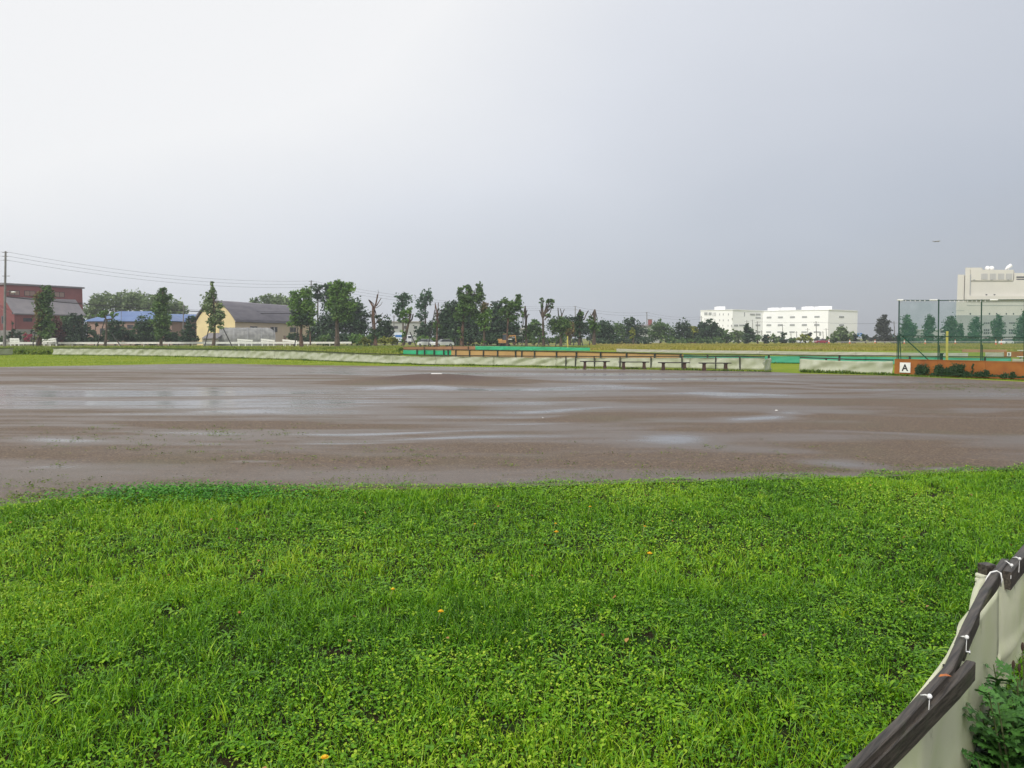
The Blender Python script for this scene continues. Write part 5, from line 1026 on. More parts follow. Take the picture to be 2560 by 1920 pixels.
m = MB(); e_ = cdir * .5; slab(m, A_ + cn * (depth1 - .3) - e_, B_ + cn * (depth1 - .3) + e_ + cdir * 2.4, B_ + cn * (depth2 + .4) + e_ + cdir * 2.4, A_ + cn * (depth2 + .4) - e_, zT + .01, (zT + .4, zT + .4, zT + 1.0, zT + 1.0)); m.obj('roof', M['grey_roof'], rbld)
m = MB(); q0 = A_ - cn * .5 - e_; q1 = B_ - cn * .5 + e_; q2 = B_ + cn * depth1 + e_; q3 = A_ + cn * depth1 - e_
zl = zE - .25; m.add([Vector((q0.x, q0.y, zl)), Vector((q1.x, q1.y, zl)), Vector((q2.x, q2.y, zJ + .05)), Vector((q3.x, q3.y, zJ + .05)), Vector((q0.x, q0.y, zl + .28)), Vector((q1.x, q1.y, zl + .28)), Vector((q2.x, q2.y, zJ + .33)), Vector((q3.x, q3.y, zJ + .33))], [(3, 2, 1, 0), (4, 5, 6, 7), (0, 1, 5, 4), (1, 2, 6, 5), (2, 3, 7, 6), (3, 0, 4, 7)])
m.obj('lean_to_roof', M['grey_roof'], rbld)
m = MB(); slab(m, A_ - cn * .05, B_ - cn * .05, B_ + cn * depth2, A_ + cn * depth2, 0, (zc, zc, zc, zc)); m.obj('plinth', M['concrete'], rbld)
ua = A_ + cn * depth1; ub = B_ + cn * depth1; ua, ub = (ua.x, ua.y), (ub.x, ub.y)
for x0, x1, y0, y1 in ((25, 48, 727, 737), (62, 87, 728, 739), (137, 160, 731, 742)): window(rbld, ua, ub, x0, x1, y0, y1, 'brown_wall', 'darkwin', mull=1)
window(rbld, a, b, 58, 80, 795, 804, 'darkwin'); window(rbld, a, b, 96, 112, 796, 805, 'darkwin')
# left gable wing, closer and brighter side
ga = A_ - cdir * .02; gw = T('red_building', 'side wing of the red building cut off by the left frame edge', 'building', (X(5, 199), 199, 0))
m = MB(); w0 = Vector((X(-60, 196), 196, 0)); w1 = Vector((X(42, 199.6), 199.6, 0)); w2 = w1 + Vector((-.9, 5, 0)); w3 = w0 + Vector((-.9, 5, 0)); slab(m, w0, w1, w2, w3, zc - .3, (zE + 3.5, zE - .2, zE + .1, zE + 3.7)); m.obj('wall', M['brick'], gw)
m = MB(); slab(m, w0 - Vector((0, .05, 0)), w1 - Vector((0, .05, 0)), w2, w3, 0, (zc - .3,) * 4); m.obj('plinth', M['concrete'], gw)
window(gw, w0, w1, 5, 14, 791, 808, 'darkwin', 'grey_roof'); window(gw, w0, w1, 30, 34, 781, 785, 'darkwin')
# blue roofed houses
def hip_house(label, x0, x1, D0, dep, ye, yr, wallmat, roofmat, hip=.25, wins=(), gable=False, yaw=0.0):
    p0 = Vector((X(x0, D0), D0, 0)); p1 = Vector((X(x1, D0 + yaw), D0 + yaw, 0)); u = (p1 - p0).normalized(); v = Vector((-u.y, u.x, 0)); Ln = (p1 - p0).length; ze = P((x0 + x1) / 2, ye, D0).z; zr = P((x0 + x1) / 2, yr, D0 + dep / 2).z
    t = T('house', label, 'house', p0, 'blue roofed houses'); m = MB(); slab(m, p0, p1, p1 + v * dep, p0 + v * dep, 0, (ze,) * 4); m.obj('wall', M[wallmat], t)
    o_ = .6; e0 = p0 - u * o_ - v * o_; e1 = p1 + u * o_ - v * o_; e2 = p1 + u * o_ + v * (dep + o_); e3 = p0 - u * o_ + v * (dep + o_); hi = (0 if gable else hip * Ln); r0 = p0 + v * dep / 2 + u * (hi if hi else -o_); r1 = p1 + v * dep / 2 - u * (hi if hi else -o_); m = MB(); zz = Vector((0, 0, 1))
    m.add([e0 + zz * (ze + .02), e1 + zz * (ze + .02), e2 + zz * (ze + .02), e3 + zz * (ze + .02), e0 + zz * (ze + .2), e1 + zz * (ze + .2), e2 + zz * (ze + .2), e3 + zz * (ze + .2), r0 + zz * zr, r1 + zz * zr], [(3, 2, 1, 0), (0, 1, 5, 4), (1, 2, 6, 5), (2, 3, 7, 6), (3, 0, 4, 7), (4, 5, 9, 8), (5, 6, 9), (6, 7, 8, 9), (7, 4, 8)]); m.obj('roof', M[roofmat], t)
    for w_ in wins: window(t, p0, p1, *w_, 'darkwin' if len(w_) == 4 else w_[4])
    return t
h1 = hip_house('long brown house with a blue hipped roof', 222, 432, 205, 13, 804, 778, 'brown_wall', 'blue_roof', .24, ((250, 262, 821, 834), (318, 334, 812, 822), (345, 360, 812, 822)))
m = MB(); m.tube([P(303, 800, 204), P(303, 773, 204)], .06, 5); m.obj('antenna', M['pole'], h1)
hip_house('second blue roofed house left of the yellow barn', 432, 508, 212, 10, 801, 785, 'brown_wall', 'blue_roof', .3, ((440, 450, 822, 830),), gable=True, yaw=4)
# arched barn
Cc = Vector((-64.0, 190, 0)); axis = Vector((9.6, 31, 0)); Lb = axis.length; axis.normalize(); side = Vector((-axis.y, axis.x, 0)); Wb = 10.6; ze = 5.6; za = 9.95
barn = T('barn', 'yellow walled barn with dark arched gambrel roof', 'barn', Cc)
prof = []; nP = 14
for k in range(nP + 1):
    a_ = math.pi * k / nP; s_ = (1 - math.cos(a_)) / 2; z = za + .15 - (za + .15 - ze) * abs(2 * s_ - 1) ** 1.75; prof.append((s_ * Wb, z))
m = MB(); poly = [Cc + side * s_ + Vector((0, 0, z)) for s_, z in prof]; m.add([Cc, Cc + side * Wb] + poly, [tuple([1, 0] + list(range(2, 2 + len(poly))))]); m.obj('gable_wall', M['yellow_wall'], barn)
m = MB(); wallquad(m, Cc, Cc + axis * Lb, 0, ze + .1); wallquad(m, Cc + axis * Lb, Cc + axis * Lb + side * Wb, 0, ze); wallquad(m, Cc + axis * Lb + side * Wb, Cc + side * Wb, 0, ze); m.obj('side_wall', M['beige_wall'], barn)
m = MB(); vs = []; fs = []
prof2 = [(s_ * 1.07 - Wb * .035, z + .12 - (.35 if k in (0, nP) else 0)) for k, (s_, z) in enumerate(prof)]
for e_ in (-.5, Lb + .4):
    for s_, z in prof2: vs.append(Cc + axis * e_ + side * s_ + Vector((0, 0, z)))
K = len(prof2)
for k in range(K - 1): fs.append((k, k + 1, K + k + 1, K + k))
m.add(vs, fs); o = m.obj('roof', M['barn_roof'], barn); md = o.modifiers.new('t', 'SOLIDIFY'); md.thickness = .25; md.offset = -1
wa, wb = (Cc.x, Cc.y), (Cc.x + axis.x, Cc.y + axis.y)
for x0, x1, y0, y1 in ((626, 642, 816.8, 820), (677, 692, 818.5, 829), (725, 739, 819, 829.5)): window(barn, wa, wb, x0, x1, y0, y1, 'darkwin', 'grey_roof', mull=1, proud=.14)
window(barn, wa, wb, 709, 715, 839, 852, 'brown_wall', None, .14, 'door')
m = MB(); m.tube([Cc + side * 6.6 - axis * .1 + Vector((0, 0, 0)), Cc + side * 6.6 - axis * .1 + Vector((0, 0, 6.2))], .05, 5); m.obj('drainpipe', M['concrete'], barn)
# hoop greenhouse
D = 178.0; p0 = Vector((X(552, D), D, 0)); p1 = Vector((X(690, D + 4), D + 4, 0)); u = (p1 - p0).normalized(); v = Vector((-u.y, u.x, 0)); Rr = 2.9; hz = P(620, 819, D + 3).z
hoop = T('greenhouse', 'grey mildewed hoop greenhouse before the yellow barn', 'greenhouse', p0); m = MB(); vs = []; fs = []; nS, nA = 26, 12; Lh = (p1 - p0).length
for i in range(nS + 1):
    e_ = i / nS; endk = 1 - .18 * max(0, (e_ - .86) / .14) ** 2
    for k in range(nA + 1):
        a_ = math.pi * k / nA; r_ = 1 + .012 * (i % 2); vs.append(p0 + u * Lh * e_ + v * (Rr - math.cos(a_) * Rr * r_) + Vector((0, 0, hz * math.sin(a_) ** .75 * r_ * endk)))
for i in range(nS):
    for k in range(nA): fs.append((i * (nA + 1) + k, i * (nA + 1) + k + 1, (i + 1) * (nA + 1) + k + 1, (i + 1) * (nA + 1) + k))
fs.append(tuple(range(nA + 1))); fs.append(tuple(nS * (nA + 1) + k for k in range(nA + 1))[::-1]); m.add(vs, fs); m.obj('film', M['hoop'], hoop, smooth=False)
m = MB()
for k in (0, .25, .5, .75, 1): q = p0 + u * Lh * k; m.tube([q + v * (Rr - math.cos(math.pi * j / 10) * (Rr + .04)) + Vector((0, 0, (hz + .05) * math.sin(math.pi * j / 10) ** .75)) for j in range(11)], .04, 5)
m.obj('hoop_frame', M['metal'], hoop)
D = 176.0; p0 = Vector((X(512, D), D, 0)); p1 = Vector((X(546, D), D, 0)); sh = T('shed', 'low grey shed at the left end of the greenhouse', 'shed', p0); m = MB(); slab(m, p0, p1, p1 + Vector((0, 4, 0)), p0 + Vector((0, 4, 0)), 0, (1.5, 1.5, 1.5, 1.5)); m.obj('wall', M['hoop'], sh)
m = MB(); z_ = P(530, 832, D).z; slab(m, p0 + Vector((-.3, -.3, 0)), p1 + Vector((.1, -.3, 0)), p1 + Vector((.1, 4, 0)), p0 + Vector((-.3, 4, 0)), 1.51, (1.7, 1.7, z_, z_)); m.obj('roof', M['grey_roof'], sh)
# grey warehouses in the gaps
def plain(label, x0, x1, yt, D, dep, mat, roof, wins=(), name='warehouse', cat='warehouse', wm='darkwin'):
    p0 = Vector((X(x0, D), D, 0)); p1 = Vector((X(x1, D), D, 0)); z = P(x0, yt, D).z; t = T(name, label, cat, p0); m = MB(); slab(m, p0, p1, p1 + Vector((0, dep, 0)), p0 + Vector((0, dep, 0)), 0, (z,) * 4); m.obj('wall', M[mat], t)
    m = MB(); slab(m, p0 + Vector((-.4, -.4, 0)), p1 + Vector((.4, -.4, 0)), p1 + Vector((.4, dep, 0)), p0 + Vector((-.4, dep, 0)), z + .01, (z + .35, z + .35, z + .9, z + .9)); m.obj('roof', M[roof], t)
    for w_ in wins: window(t, p0, p1, *w_, wm)
    return t
plain('pale grey warehouse glimpsed left of the double poplar', 972, 1050, 806, 300, 20, 'grey_wall', 'concrete', ((985, 995, 815, 822), (1010, 1020, 815, 822), (1035, 1043, 815, 822)))
plain('grey shed roof glimpsed right of the excavator tree', 1288, 1325, 824, 300, 14, 'grey_wall', 'concrete', ((1295, 1302, 832, 838),))
pl = plain('distant low house with a red chimney above the trees', 1596, 1652, 816, 300, 10, 'grey_wall', 'grey_roof', ((1600, 1608, 822, 828),), 'house', 'house')
m = MB(); c0, c1 = P(1620, 818, 302), P(1630, 799, 302); m.box(((c0.x + c1.x) / 2, 302, (c0.z + c1.z) / 2), (1.3, 1.3, c1.z - c0.z)); ch = m.obj('chimney', M['brick'], pl); m = MB(); m.box(((c0.x + c1.x) / 2, 302, c1.z + .1), (1.6, 1.6, .2)); m.obj('cap', M['concrete'], ch)
# white building
wbld = T('white_building', 'long white four storey building with grey louvred windows', 'building', (X(1829, 400), 400, 0))
cor = [(1749, 412), (1829, 400), (1905, 417), (2067, 400), (2140, 418)]; WP = [(X(x_, d_), d_) for x_, d_ in cor]; ztop = P(1829, 775, 400).z
m = MB(); back = 470.0
ring = [Vector((x_, y_, 0)) for x_, y_ in WP] + [Vector((WP[-1][0] + 12, back, 0)), Vector((WP[0][0] * back / WP[0][1] + 1.0, back, 0))]; n = len(ring); m.add(ring + [v + Vector((0, 0, ztop)) for v in ring], [tuple(range(n))[::-1], tuple(range(n, 2 * n))] + [(i, (i + 1) % n, (i + 1) % n + n, i + n) for i in range(n)]); m.obj('wall', M['white_wall'], wbld)
m = MB()
for i in range(4): m.beam(Vector((WP[i][0], WP[i][1], ztop + .15)), Vector((WP[i + 1][0], WP[i + 1][1], ztop + .15)), .6, .3)
m.obj('parapet', M['white_wall'], wbld)
def rw(wi, x0, x1, y0, y1, mt='louver'): window(wbld, WP[wi], WP[wi + 1], x0, x1, y0, y1, mt, None, .25)
for x0, x1 in ((1761, 1769), (1771.5, 1779)): rw(0, x0, x1, 781, 788)
for x_ in (1782, 1785.3, 1788.5): rw(0, x_, x_ + 1.1, 781, 790.5)
for x_ in (1798.5, 1807.5, 1820.5): rw(0, x_, x_ + 1.6, 783.5, 788.5)
for x_ in (1762, 1767, 1771, 1775, 1778, 1782): rw(0, x_, x_ + 1.1, 795, 801)
for x_ in (1786.5, 1798.5, 1807.5, 1820): rw(0, x_, x_ + 1.6, 798.5, 803)
for x_ in (1798, 1806.5, 1819.5, 1828): rw(0 if x_ < 1827 else 1, x_, x_ + 1.4, 812, 816.5)
rw(1, 1829.8, 1831, 795, 799); rw(1, 1860, 1861.8, 781, 791)
for x0, x1, y0, y1 in ((1875, 1887, 784, 788.5), (1889, 1901, 784, 788.5), (1889, 1901, 792.5, 796.5), (1889, 1900, 811, 815), (1835, 1845, 811.5, 816), (1848, 1864, 811.5, 815.5), (1889, 1900, 828, 832)): rw(1, x0, x1, y0, y1)
for i, x_ in enumerate((1917, 1945, 1975, 2005, 2036)):
    yy_ = 791.5 - i * .45; rw(2, x_, x_ + 11.5 + i * .4, yy_, yy_ + 4.5); rw(2, x_ - .5, x_ + 11 + i * .4, 810.5 - i * .2, 815); rw(2, x_ - 1.5, x_ + 10.5 + i * .6, 828.3, 832)
for y_ in (790, 810.5): rw(3, 2097.5, 2109.5, y_, y_ + 4.6)
rw(2, 2048, 2053, 829, 839)
for x0, x1, yt, yb, dd in ((1793, 1813, 766.5, 777, 420), (1928, 1947, 769.5, 777, 425), (1956, 1989, 769, 776.5, 425), (2014, 2034, 766.5, 776, 420), (2037, 2044, 768, 776, 424), (2046, 2080, 765.8, 776, 426)):
    c0, c1 = P(x0, yb, dd), P(x1, yt, dd); m = MB(); m.box(((c0.x + c1.x) / 2, dd + 3, (ztop + c1.z) / 2), (c1.x - c0.x, 6, c1.z - ztop + .1)); rr = m.obj('roof_unit', M['white_wall'], wbld)
# large cream building on the right
DB = 400.0; cb = T('cream_building', 'huge cream factory building with grey base at the right edge', 'building', (X(2480, DB), DB, 0)); wl = ((X(2380, DB), DB), (X(2800, DB), DB))
def blk(name, x0, x1, y0, y1, mat, fr=0.0, dep=30, par=None):
    c0, c1 = P(x0, y1, DB + fr), P(x1, y0, DB + fr); zb = max(0, c0.z); m = MB(); k_ = (DB + fr + dep) / (DB + fr) * 1.004; y0_ = DB + fr; slab(m, Vector((c0.x, y0_, 0)), Vector((c1.x, y0_, 0)), Vector((c1.x * k_, y0_ + dep, 0)), Vector((c0.x * k_, y0_ + dep, 0)), zb, (c1.z,) * 4); return m.obj(name, M[mat], par or cb)
blk('lower_wall', 2388, 2860, 788, 862, 'grey_wall', 0, 40); blk('middle_wall', 2390, 2860, 750, 788.2, 'cream_wall', .4, 39); blk('ledge', 2416, 2862, 740, 750.2, 'cream_wall', -.6, 40); blk('upper_wall', 2424, 2860, 701, 740.2, 'cream_wall', 1.5, 38)
blk('corner_tower', 2392.5, 2411.2, 686.5, 750.2, 'cream_wall', .8, 25); blk('tower', 2411, 2426, 669, 750.3, 'cream_wall', .2, 25); blk('rooftop_block', 2425.8, 2534, 674.5, 701.2, 'cream_wall', .9, 25); blk('rooftop_block', 2535, 2860, 682.5, 701.3, 'cream_wall', 2, 25); blk('tower_cap', 2425.8, 2455, 669, 674.6, 'cream_wall', 1.1, 15)
def bw(x0, x1, y0, y1, mt, fr=0.0, name='window'): window(cb, (X(2380, DB + fr), DB + fr), (X(2800, DB + fr), DB + fr), x0, x1, y0, y1, mt, None, .3, name)
for x_ in (2453, 2474.5, 2494.5, 2514.5): bw(x_, x_ + 15.5, 684, 698.6, 'louver_pale', .9, 'louvre')
bw(2541, 2575, 691, 694.5, 'darkwin', 2); bw(2541, 2575, 697, 699.5, 'darkwin', 2); bw(2424.3, 2426, 686, 738, 'louver', .15, 'joint'); bw(2417, 2800, 763, 764, 'louver', .4, 'groove'); bw(2391, 2411, 775.8, 776.6, 'louver', .4, 'groove')
for x_ in (2424, 2472, 2490, 2514, 2532): bw(x_, x_ + 3, 782.5, 786.5, 'darkwin', .4)
for x_ in (2433, 2477, 2518): bw(x_, x_ + 5, 698.5, 700.5, 'louver', .9, 'light')
for x_ in (2464, 2484): bw(x_, x_ + 4, 735.5, 738, 'darkwin', 1.5, 'light')
for x0 in (2460, 2501, 2523): 
    for k in range(3): bw(x0 + k * 5, x0 + k * 5 + 3.2, 806, 809.5, 'darkwin')
for x0 in (2459, 2501, 2522):
    for k in range(3):
        for y_ in (822.8, 830): bw(x0 + k * 5.2, x0 + k * 5.2 + 3.6, y_, y_ + 5, 'darkwin')
for x_ in (2468.5, 2479): q = P(x_, 669.5, DB + 5); m = MB(); m.ball((q.x, q.y, q.z - .2), 1.1, 10, 8); m.tube([(q.x, q.y, q.z - 3), (q.x, q.y, q.z - .5)], .5, 8); m.obj('radome', M['white_wall'], cb, smooth=True)
q = P(2521, 669, DB + 5); m = MB(); m.tube([q + Vector((-1.6, 0, -.9)), q + Vector((-.6, -.3, 0)), q + Vector((1, -.5, 1.1))], [.15, .8, .95], 10); m.tube([q + Vector((0, 0, -2)), q], .2, 6); m.obj('dish', M['white_wall'], cb)
plain('low grey building left of the cream factory', 2296, 2388, 826, 380, 20, 'grey_wall', 'grey_wall', ((2351, 2362, 822 + 4, 832),))

# ------------------------------------------------------------------ utility poles and wires
def upole(px, ytop, D, label, arms=((0, 1.0),), w0=.19, lamp=False, name='utility_pole', cat='utility pole', mat='pole', group='utility poles'):
    b = Vector((X(px, D), D, 0)); tp = P(px, ytop, D); t = T(name, label, cat, b, group); m = MB(); m.tube([b, tp], [w0, w0 * .62], 8); m.obj('pole', M[mat], t)
    for dz, hw in arms: m = MB(); c = tp - Vector((0, 0, .25 + dz)); m.beam(c + Vector((-hw, -.12, 0)), c + Vector((hw, -.12, 0)), .09, .09); cr = m.obj('crossarm', M[mat], t)
    if lamp:
        m = MB(); q = P(px, 731, D); m.tube([q, q + Vector((.8, -.1, .2)), q + Vector((1.3, -.1, .1))], .05, 6); la = m.obj('lamp_arm', M['pole'], t); m = MB(); q2 = q + Vector((1.5, -.1, .05)); m.ball(q2, (.45, .2, .14), 8, 5); m.obj('lamp_head', M['white'], la)
    return tp
p1 = upole(14, 628, 152, 'tall concrete utility pole with street lamp at the left edge', ((0, .5), (.7, .5), (1.4, .5), (4.3, .7)), .26, True)
p2 = upole(778, 701, 215, 'concrete utility pole rising behind the leafy tree at the barn', ((0, .6), (.9, .6), (1.8, .6)), .24)
p3 = upole(1438, 765, 300, 'thin utility pole behind the leafy stump tree', ((0, .7), (1.2, .7)), .22)
p4 = upole(1617, 780, 330, 'slim grey utility pole by the red chimney', ((0, .7),), .22)
p5 = upole(1753, 790, 370, 'utility pole at the left end of the white building', ((.5, .9),), .24)
p6 = upole(459, 762, 200, 'short grey pole between the second blue house and its tree', ((.2, .4),), .18); p7 = upole(985, 788, 210, 'slim dark pole left of the leaning tree', ((.2, .5),), .16)
for x_, y_, D, lb in ((1867, 800, 340, 'pole with crossarm near the white facade left part'), (1881, 799, 350, 'pole right behind the spiky conifer'), (1893, 803, 300, 'taller pole standing right of the conifer'), (1904, 826, 330, 'short pole left of the red sign'), (1956, 810, 310, 'pole before the middle of the white building'), (1977, 832, 330, 'stubby pole before the white building'), (1991, 828, 330, 'short thin pole left of the double pole'), (2019, 820, 330, 'pole with a transformer before the right windows'),
                      (2040, 803, 290, 'tallest pole before the white building with wide crossarm'), (2057, 828, 330, 'thin pole right of the tallest one'), (2065, 820, 320, 'dark pole at the white building corner'), (2078, 832, 330, 'short pole left of the round tree'), (2235, 803, 250, 'street lamp pole just left of the net')):
    upole(x_, y_, D, lb, ((.3, 1.0 if y_ < 822 else .5),), .16, group='far poles before the white building')
def wire(label, a, b, sag, r=.018, group='overhead wires'):
    a, b = Vector(a), Vector(b); m = MB(); pts = [a.lerp(b, k / 14) - Vector((0, 0, sag * 4 * (k / 14) * (1 - k / 14))) for k in range(15)]; m.tube(pts, r, 4); o = m.obj('overhead_wire', M['wire'], loc=a); tag(o, label, 'wire', group)
for k, nm in enumerate(('top', 'middle', 'lower')):
    o1 = Vector((.35, 0, -.15 - .75 * k)); o2 = Vector((-.3, 0, -.15 - .8 * k)); wire(nm + ' thin wire from the left pole to the barn pole', p1 + o1, p2 + o2, 1.7, .020)
    wire(nm + ' thin wire from the left pole out of the frame', p1 + o1 + Vector((-.7, 0, 0)), p1 + Vector((-40, -14, 1 - .75 * k)), .6, .018)
    wire(nm + ' thin wire from the barn pole to the stump tree pole', p2 + Vector((.3, 0, -.15 - .8 * k)), p3 + Vector((-.3, 0, -.2 - .6 * k)), 2.2, .02)
wire('thick black cable crossing before the red building and barn', P(18, 742, 152), P(776, 783, 215), 1.0, .085)
wire('second thick cable just above the black one', P(18, 739, 152), P(776, 779, 215), 1.0, .025)
for k in range(2): wire(('upper' if k == 0 else 'lower') + ' wire from the stump tree pole to the slim pole', p3 + Vector((0, 0, -.2 - k)), p4 + Vector((0, 0, -.2 - k)), 1.0, .025); wire(('upper' if k == 0 else 'lower') + ' wire from the slim pole to the white building pole', p4 + Vector((0, 0, -.2 - k)), p5 + Vector((0, 0, -.3 - k)), 1.0, .025)
wire('long wire crossing before the white building', P(1893, 804, 300), P(2040, 805, 290), .3, .03); wire('long wire from the tallest far pole towards the net', P(2040, 805, 290), P(2235, 806, 250), .5, .03)
# road signs, cones, vehicles
def roadsign(px, py, D, w_, h_, label):
    b = Vector((X(px, D), D, 0)); c = P(px, py, D); t = T('road_sign', label, 'road sign', b, 'blue road signs'); m = MB(); m.tube([b + Vector((0, .1, 0)), Vector((c.x, D + .1, c.z + h_ / 2))], .09, 6); m.obj('pole', M['pole'], t)
    m = MB(); m.box((c.x, c.y, c.z), (w_, .08, h_)); pn = m.obj('panel', M['blue_sign'], t); m = MB()
    m.box((c.x, c.y - .06, c.z), (.16, .03, h_ * .7)); m.box((c.x + w_ * .14, c.y - .06, c.z + h_ * .05), (w_ * .26, .03, .14)); m.box((c.x - w_ * .28, c.y - .06, c.z + h_ * .25), (w_ * .22, .03, .14)); m.obj('marking', M['white'], t)
roadsign(2149, 836.5, 330, 1.9, 1.3, 'blue road sign with white marks left of the tall grey tree'); roadsign(2232, 839, 340, 1.0, .9, 'smaller blue road sign left of the net post')
b = Vector((X(1918, 255), 255, 0)); t = T('round_sign', 'red and white round road sign below the white building', 'road sign', b); m = MB(); m.tube([b, P(1918, 845, 255)], .07, 6); m.obj('pole', M['pole'], t); c = P(1918, 846, 255); m = MB(); m.tube([c, c + Vector((0, .08, 0))], .62, 16); m.obj('rim', M['cone_orange'], t); m = MB(); m.tube([c + Vector((0, -.05, 0)), c + Vector((0, .0, 0))], .38, 16); m.obj('disc', M['white'], t)
def make_cone():
    t = T('traffic_cone', 'x', 'traffic cone', (0, 0, 0), 'orange and white posts along the far road'); m = MB(); m.tube([(0, 0, 0), (0, 0, .12)], .36, 10); m.obj('foot', M['cone_orange'], t, local=True); m = MB(); m.tube([(0, 0, .12), (0, 0, .62)], [.24, .17], 10); m.tube([(0, 0, 1.05), (0, 0, 1.35)], [.10, .05], 10); m.obj('body', M['cone_orange'], t, local=True); m = MB(); m.tube([(0, 0, .622), (0, 0, 1.048)], [.17, .10], 10); m.obj('band', M['white'], t, local=True); return t
c0 = make_cone()
for i, (px, D, lb) in enumerate(((2070, 222, 'road post left of the round yellow-green tree'), (2122, 222, 'road post right of the round yellow-green tree'), (2258, 205, 'road post just right of the first net post'), (2310, 205, 'road post behind the first net bay'), (2486, 190, 'road post left of the white car'), (2500, 188, 'road post touching the front of the white car'), (2185, 222, 'faint road post below the tall grey tree'), (2385, 200, 'road post behind the yellow foul pole'))):
    q = (X(px, D), D, 0)
    if i == 0: c0.location = q; c0['label'] = lb
    else: dup(c0, q, lb)
def car(x, y, rz, mat, label, L_=4.2, group='parked cars'):
    t = T('parked_car', label, 'car', (0, 0, 0), group); h = L_ / 2; w_ = .84
    side_ = [(-h, .30), (-h + .02, .72), (-h + .25, .90), (-h * .35, .96), (h * .42, .98), (h - .12, .86), (h, .55), (h - .05, .28)]
    def ext(m, sd, w0, w1=None):
        n = len(sd); w1 = w1 or w0; vs = [(a_, -w0 if b_ < 1 else -w1, b_) for a_, b_ in sd] + [(a_, w0 if b_ < 1 else w1, b_) for a_, b_ in sd]; m.add(vs, [tuple(range(n)), tuple(range(n, 2 * n))[::-1]] + [(i, i + n, (i + 1) % n + n, (i + 1) % n) for i in range(n)])
    m = MB(); ext(m, side_[::-1], w_); m.obj('body', M[mat], t, local=True, bevel=.05)
    m = MB(); ext(m, [(-h * .42, .965), (-h * .12, 1.40), (h * .62, 1.42), (h * .88, .965)][::-1], w_ - .06, w_ - .2); m.obj('cabin_glass', M['glass'], t, local=True)
    m = MB(); m.box((h * .26, 0, 1.44), (h * .74, (w_ - .2) * 2, .05)); m.obj('roof', M[mat], t, local=True, bevel=.02)
    for sx in (-.62, .62):
        for sy in (-1, 1): m = MB(); m.tube([(sx * h, sy * (w_ - .16), .31), (sx * h, sy * (w_ + .01), .31)], .31, 14); wh = m.obj('wheel', M['rubber'], t, local=True); m = MB(); m.tube([(sx * h, sy * (w_ + .005), .31), (sx * h, sy * (w_ + .03), .31)], .17, 10); m.obj('rim', M['metal'], wh, local=True)
    for sy in (-1, 1): m = MB(); m.box((-h + .03, sy * .6, .68), (.06, .32, .14)); m.obj('headlight', M['white'], t, local=True)
    t.location = (x, y, 0); t.rotation_euler = (0, 0, rz); return t
car(X(1107, 158), 158, .55, 'car_white', 'white car parked in the weeds right of the two-pronged tree'); car(X(1070, 161), 161, 2.5, 'car_white', 'pale car half hidden left of the two-pronged tree')
car(X(2512, 215), 215, .5, 'car_white', 'white car on the far road behind the net'); car(X(2052, 250), 250, .1, 'car_red', 'dark red car on the far road before the white building')
car(X(2540, 260), 260, .3, 'car_white', 'white car partly hidden by the bush at the right frame edge')
# low white vehicles as a line of parked cars
for i, (px, D, lb) in enumerate(((1965, 262, 'white car parked left of the willow bush'), (1988, 262, 'white car seen behind the willow bush left side'), (2016, 262, 'white car directly behind the willow bush'))): car(X(px, D), D, .1 * i, 'car_white', lb, 3.6)
# box truck
b = Vector((X(1008, 205), 205, 0)); t = T('box_truck', 'pale blue and white box truck behind the leaning tree', 'truck', b); s = 205 / F
m = MB(); m.box((X(1000, 205), 206, 2.0), (34 * s, 2.2, 2.1)); m.obj('cargo_box', solid('pale_blue_paint', (.55, .68, .76), (.75, .8, .83), .6, .5), t, bevel=.05); m = MB(); m.box((X(1024, 205), 206, 1.55), (12 * s, 2.0, 1.7)); cb_ = m.obj('cab', M['car_white'], t, bevel=.15); m = MB(); m.box((X(1025, 205), 204.98, 1.95), (8 * s, .06, .55)); m.obj('cab_window', M['glass'], cb_)
for x_ in (992, 1010, 1025): m = MB(); q = X(x_, 205); m.tube([(q, 204.9, .42), (q, 205.2, .42)], .42, 14); m.obj('wheel', M['rubber'], t)
m = MB(); m.box((X(1006, 205), 206, .85), (46 * s, 1.8, .2)); m.obj('chassis', M['rubber'], t)
m = MB(); m.box((X(999, 205), 204.87, 2.2), (20 * s, .04, .5)); m.obj('stripe', M['blue_sign'], t)
# excavator
DE = 165.0; t = T('excavator', 'small orange-yellow excavator with arm folded down under the trees', 'excavator', (X(1262, DE), DE, 0)); s = DE / F
def pe(px, py): return P(px, py, DE)
for yy_ in (-.8, .8):
    m = MB(); c = X(1262, DE); m.prism([(c - 1.1, DE + yy_ - .18, .12), (c - .85, DE + yy_ - .18, 0), (c + .85, DE + yy_ - .18, 0), (c + 1.1, DE + yy_ - .18, .12), (c + 1.1, DE + yy_ - .18, .42), (c + .85, DE + yy_ - .18, .55), (c - .85, DE + yy_ - .18, .55), (c - 1.1, DE + yy_ - .18, .42)], (0, 0, 0), (0, .36, 0)); m.obj('track', M['rubber'], t)
m = MB(); m.box((X(1258, DE), DE, .95), (1.9, 1.6, .62)); m.box((X(1250, DE), DE, 1.35), (.9, 1.5, .3)); m.obj('body', M['machine'], t, bevel=.06)
m = MB(); m.box((X(1263, DE), DE - .3, 1.85), (.9, .8, 1.15), 0, .92); cbx = m.obj('cab', M['glass'], t); m = MB(); m.box((X(1263, DE), DE - .3, 2.46), (1.0, .95, .08)); m.obj('cab_roof', M['machine'], cbx)
m = MB(); m.beam(pe(1268, 853), pe(1273, 840), .22, .26); m.beam(pe(1272.5, 840), pe(1288, 839), .22, .28); m.obj('boom', M['machine'], t)
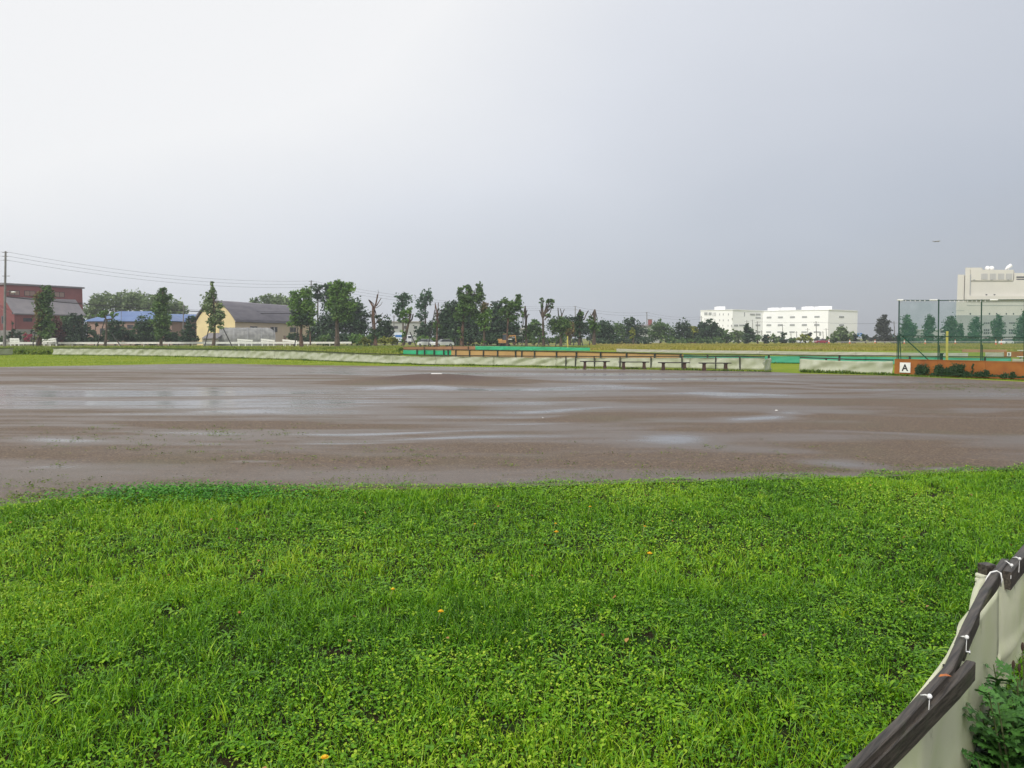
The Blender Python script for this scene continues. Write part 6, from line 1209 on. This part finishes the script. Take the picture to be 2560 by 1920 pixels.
m = MB(); m.beam(pe(1288, 838), pe(1290, 856), .2, .24); m.obj('arm', M['machine'], t); m = MB(); m.tube([pe(1275, 843), pe(1286, 844)], .07, 6); m.obj('cylinder', M['metal'], t)
m = MB(); q = pe(1286, 858); m.prism([q + Vector((-.3, -.35, .3)), q + Vector((.35, -.35, .3)), q + Vector((.3, -.35, -.2)), q + Vector((-.1, -.35, -.42)), q + Vector((-.42, -.35, -.1))], (0, 0, 0), (0, .7, 0)); m.obj('bucket', M['bark_red'], t); m = MB(); q = pe(1275, 848); m.box((q.x, q.y - .5, q.z), (.85, .05, .18)); m.obj('white_plate', M['white'], t)
# white bench stacks at the far right
for k, (y_, lb) in enumerate(((876, 'upper white plank bench at the right frame edge far behind the wall'), (891.5, 'lower white plank bench at the right frame edge far behind the wall'))):
    D = 62.0 if k else 80.0; t = T('white_bench', lb, 'bench', (X(2560, D), D, 0), 'white benches at the right frame edge'); m = MB(); a_, b_ = P(2545, y_, D), P(2610, y_, D); m.beam(a_, b_, .3, .05); m.obj('seat', M['white'], t)
    for f_ in (.12, .88): q = a_.lerp(b_, f_); m = MB(); m.box((q.x, q.y, q.z / 2), (.08, .25, q.z - .05)); m.obj('leg', M['concrete'], t)
# the airliner, far up
q = P(2342, 603.5, 2500); t = T('airplane', 'tiny twin-engined airplane flying in the grey sky at upper right', 'airplane', q); m = MB(); m.tube([q + Vector((4, -14, 0)), q + Vector((3.4, -12, 0)), q + Vector((2, -6, 0)), q + Vector((-2, 8, .3)), q + Vector((-4, 14, .8))], [.2, 1.2, 1.7, 1.6, .3], 12); m.obj('fuselage', M['concrete'], t, smooth=True)
for s_ in (-1, 1):
    m = MB(); r_ = q + Vector((0, 0, -.3)); tp = r_ + Vector((s_ * 13, 5 + s_ * 3, 1.9)); m.add([r_ + Vector((s_ * 1, -2.5, 0)), r_ + Vector((s_ * 1, 2.5, 0)), tp + Vector((0, .8, 0)), tp + Vector((0, -.6, 0)), r_ + Vector((s_ * 1, -2.5, .4)), r_ + Vector((s_ * 1, 2.5, .3)), tp + Vector((0, .8, .1)), tp + Vector((0, -.6, .12))], [(0, 1, 2, 3), (4, 7, 6, 5), (0, 3, 7, 4), (1, 5, 6, 2), (3, 2, 6, 7), (0, 4, 5, 1)]); wg = m.obj('wing', M['grey_roof'], t)
    m = MB(); e_ = r_ + Vector((s_ * 3.9, 0, -.6)); m.tube([e_ + Vector((.4, -2.2, 0)), e_ + Vector((-.2, 2, 0))], [1.25, .9], 12); m.obj('engine', M['rubber'], wg)
m = MB(); tl = q + Vector((-3.6, 12.5, .8)); m.prism([tl, tl + Vector((-.5, 2.4, 0)), tl + Vector((-.6, 2.8, 3.6)), tl + Vector((-.4, 1.6, 3.6))], (0, 0, 0), (.25, 0, 0)); m.beam(tl + Vector((-4, 1.6, .6)), tl + Vector((4, 1.6, .6)), 1.3, .15); m.obj('tail', M['grey_roof'], t)

# ------------------------------------------------------------------ haze
m = MB(); m.box((0, 340, 21), (1500, 760, 44)); hz = m.obj('haze', None); mt, tt_, out = newmat('haze_air'); pv = tt_.nodes.new('ShaderNodeVolumePrincipled'); pv.inputs['Color'].default_value = (.80, .83, .90, 1); pv.inputs['Density'].default_value = .00045; pv.inputs['Anisotropy'].default_value = 0.0
tt_.links.new(pv.outputs[0], out.inputs['Volume']); hz.data.materials.append(mt); tag(hz, kind='stuff'); hz['label'] = 'thin grey rain haze over the whole field'; hz['category'] = 'haze'
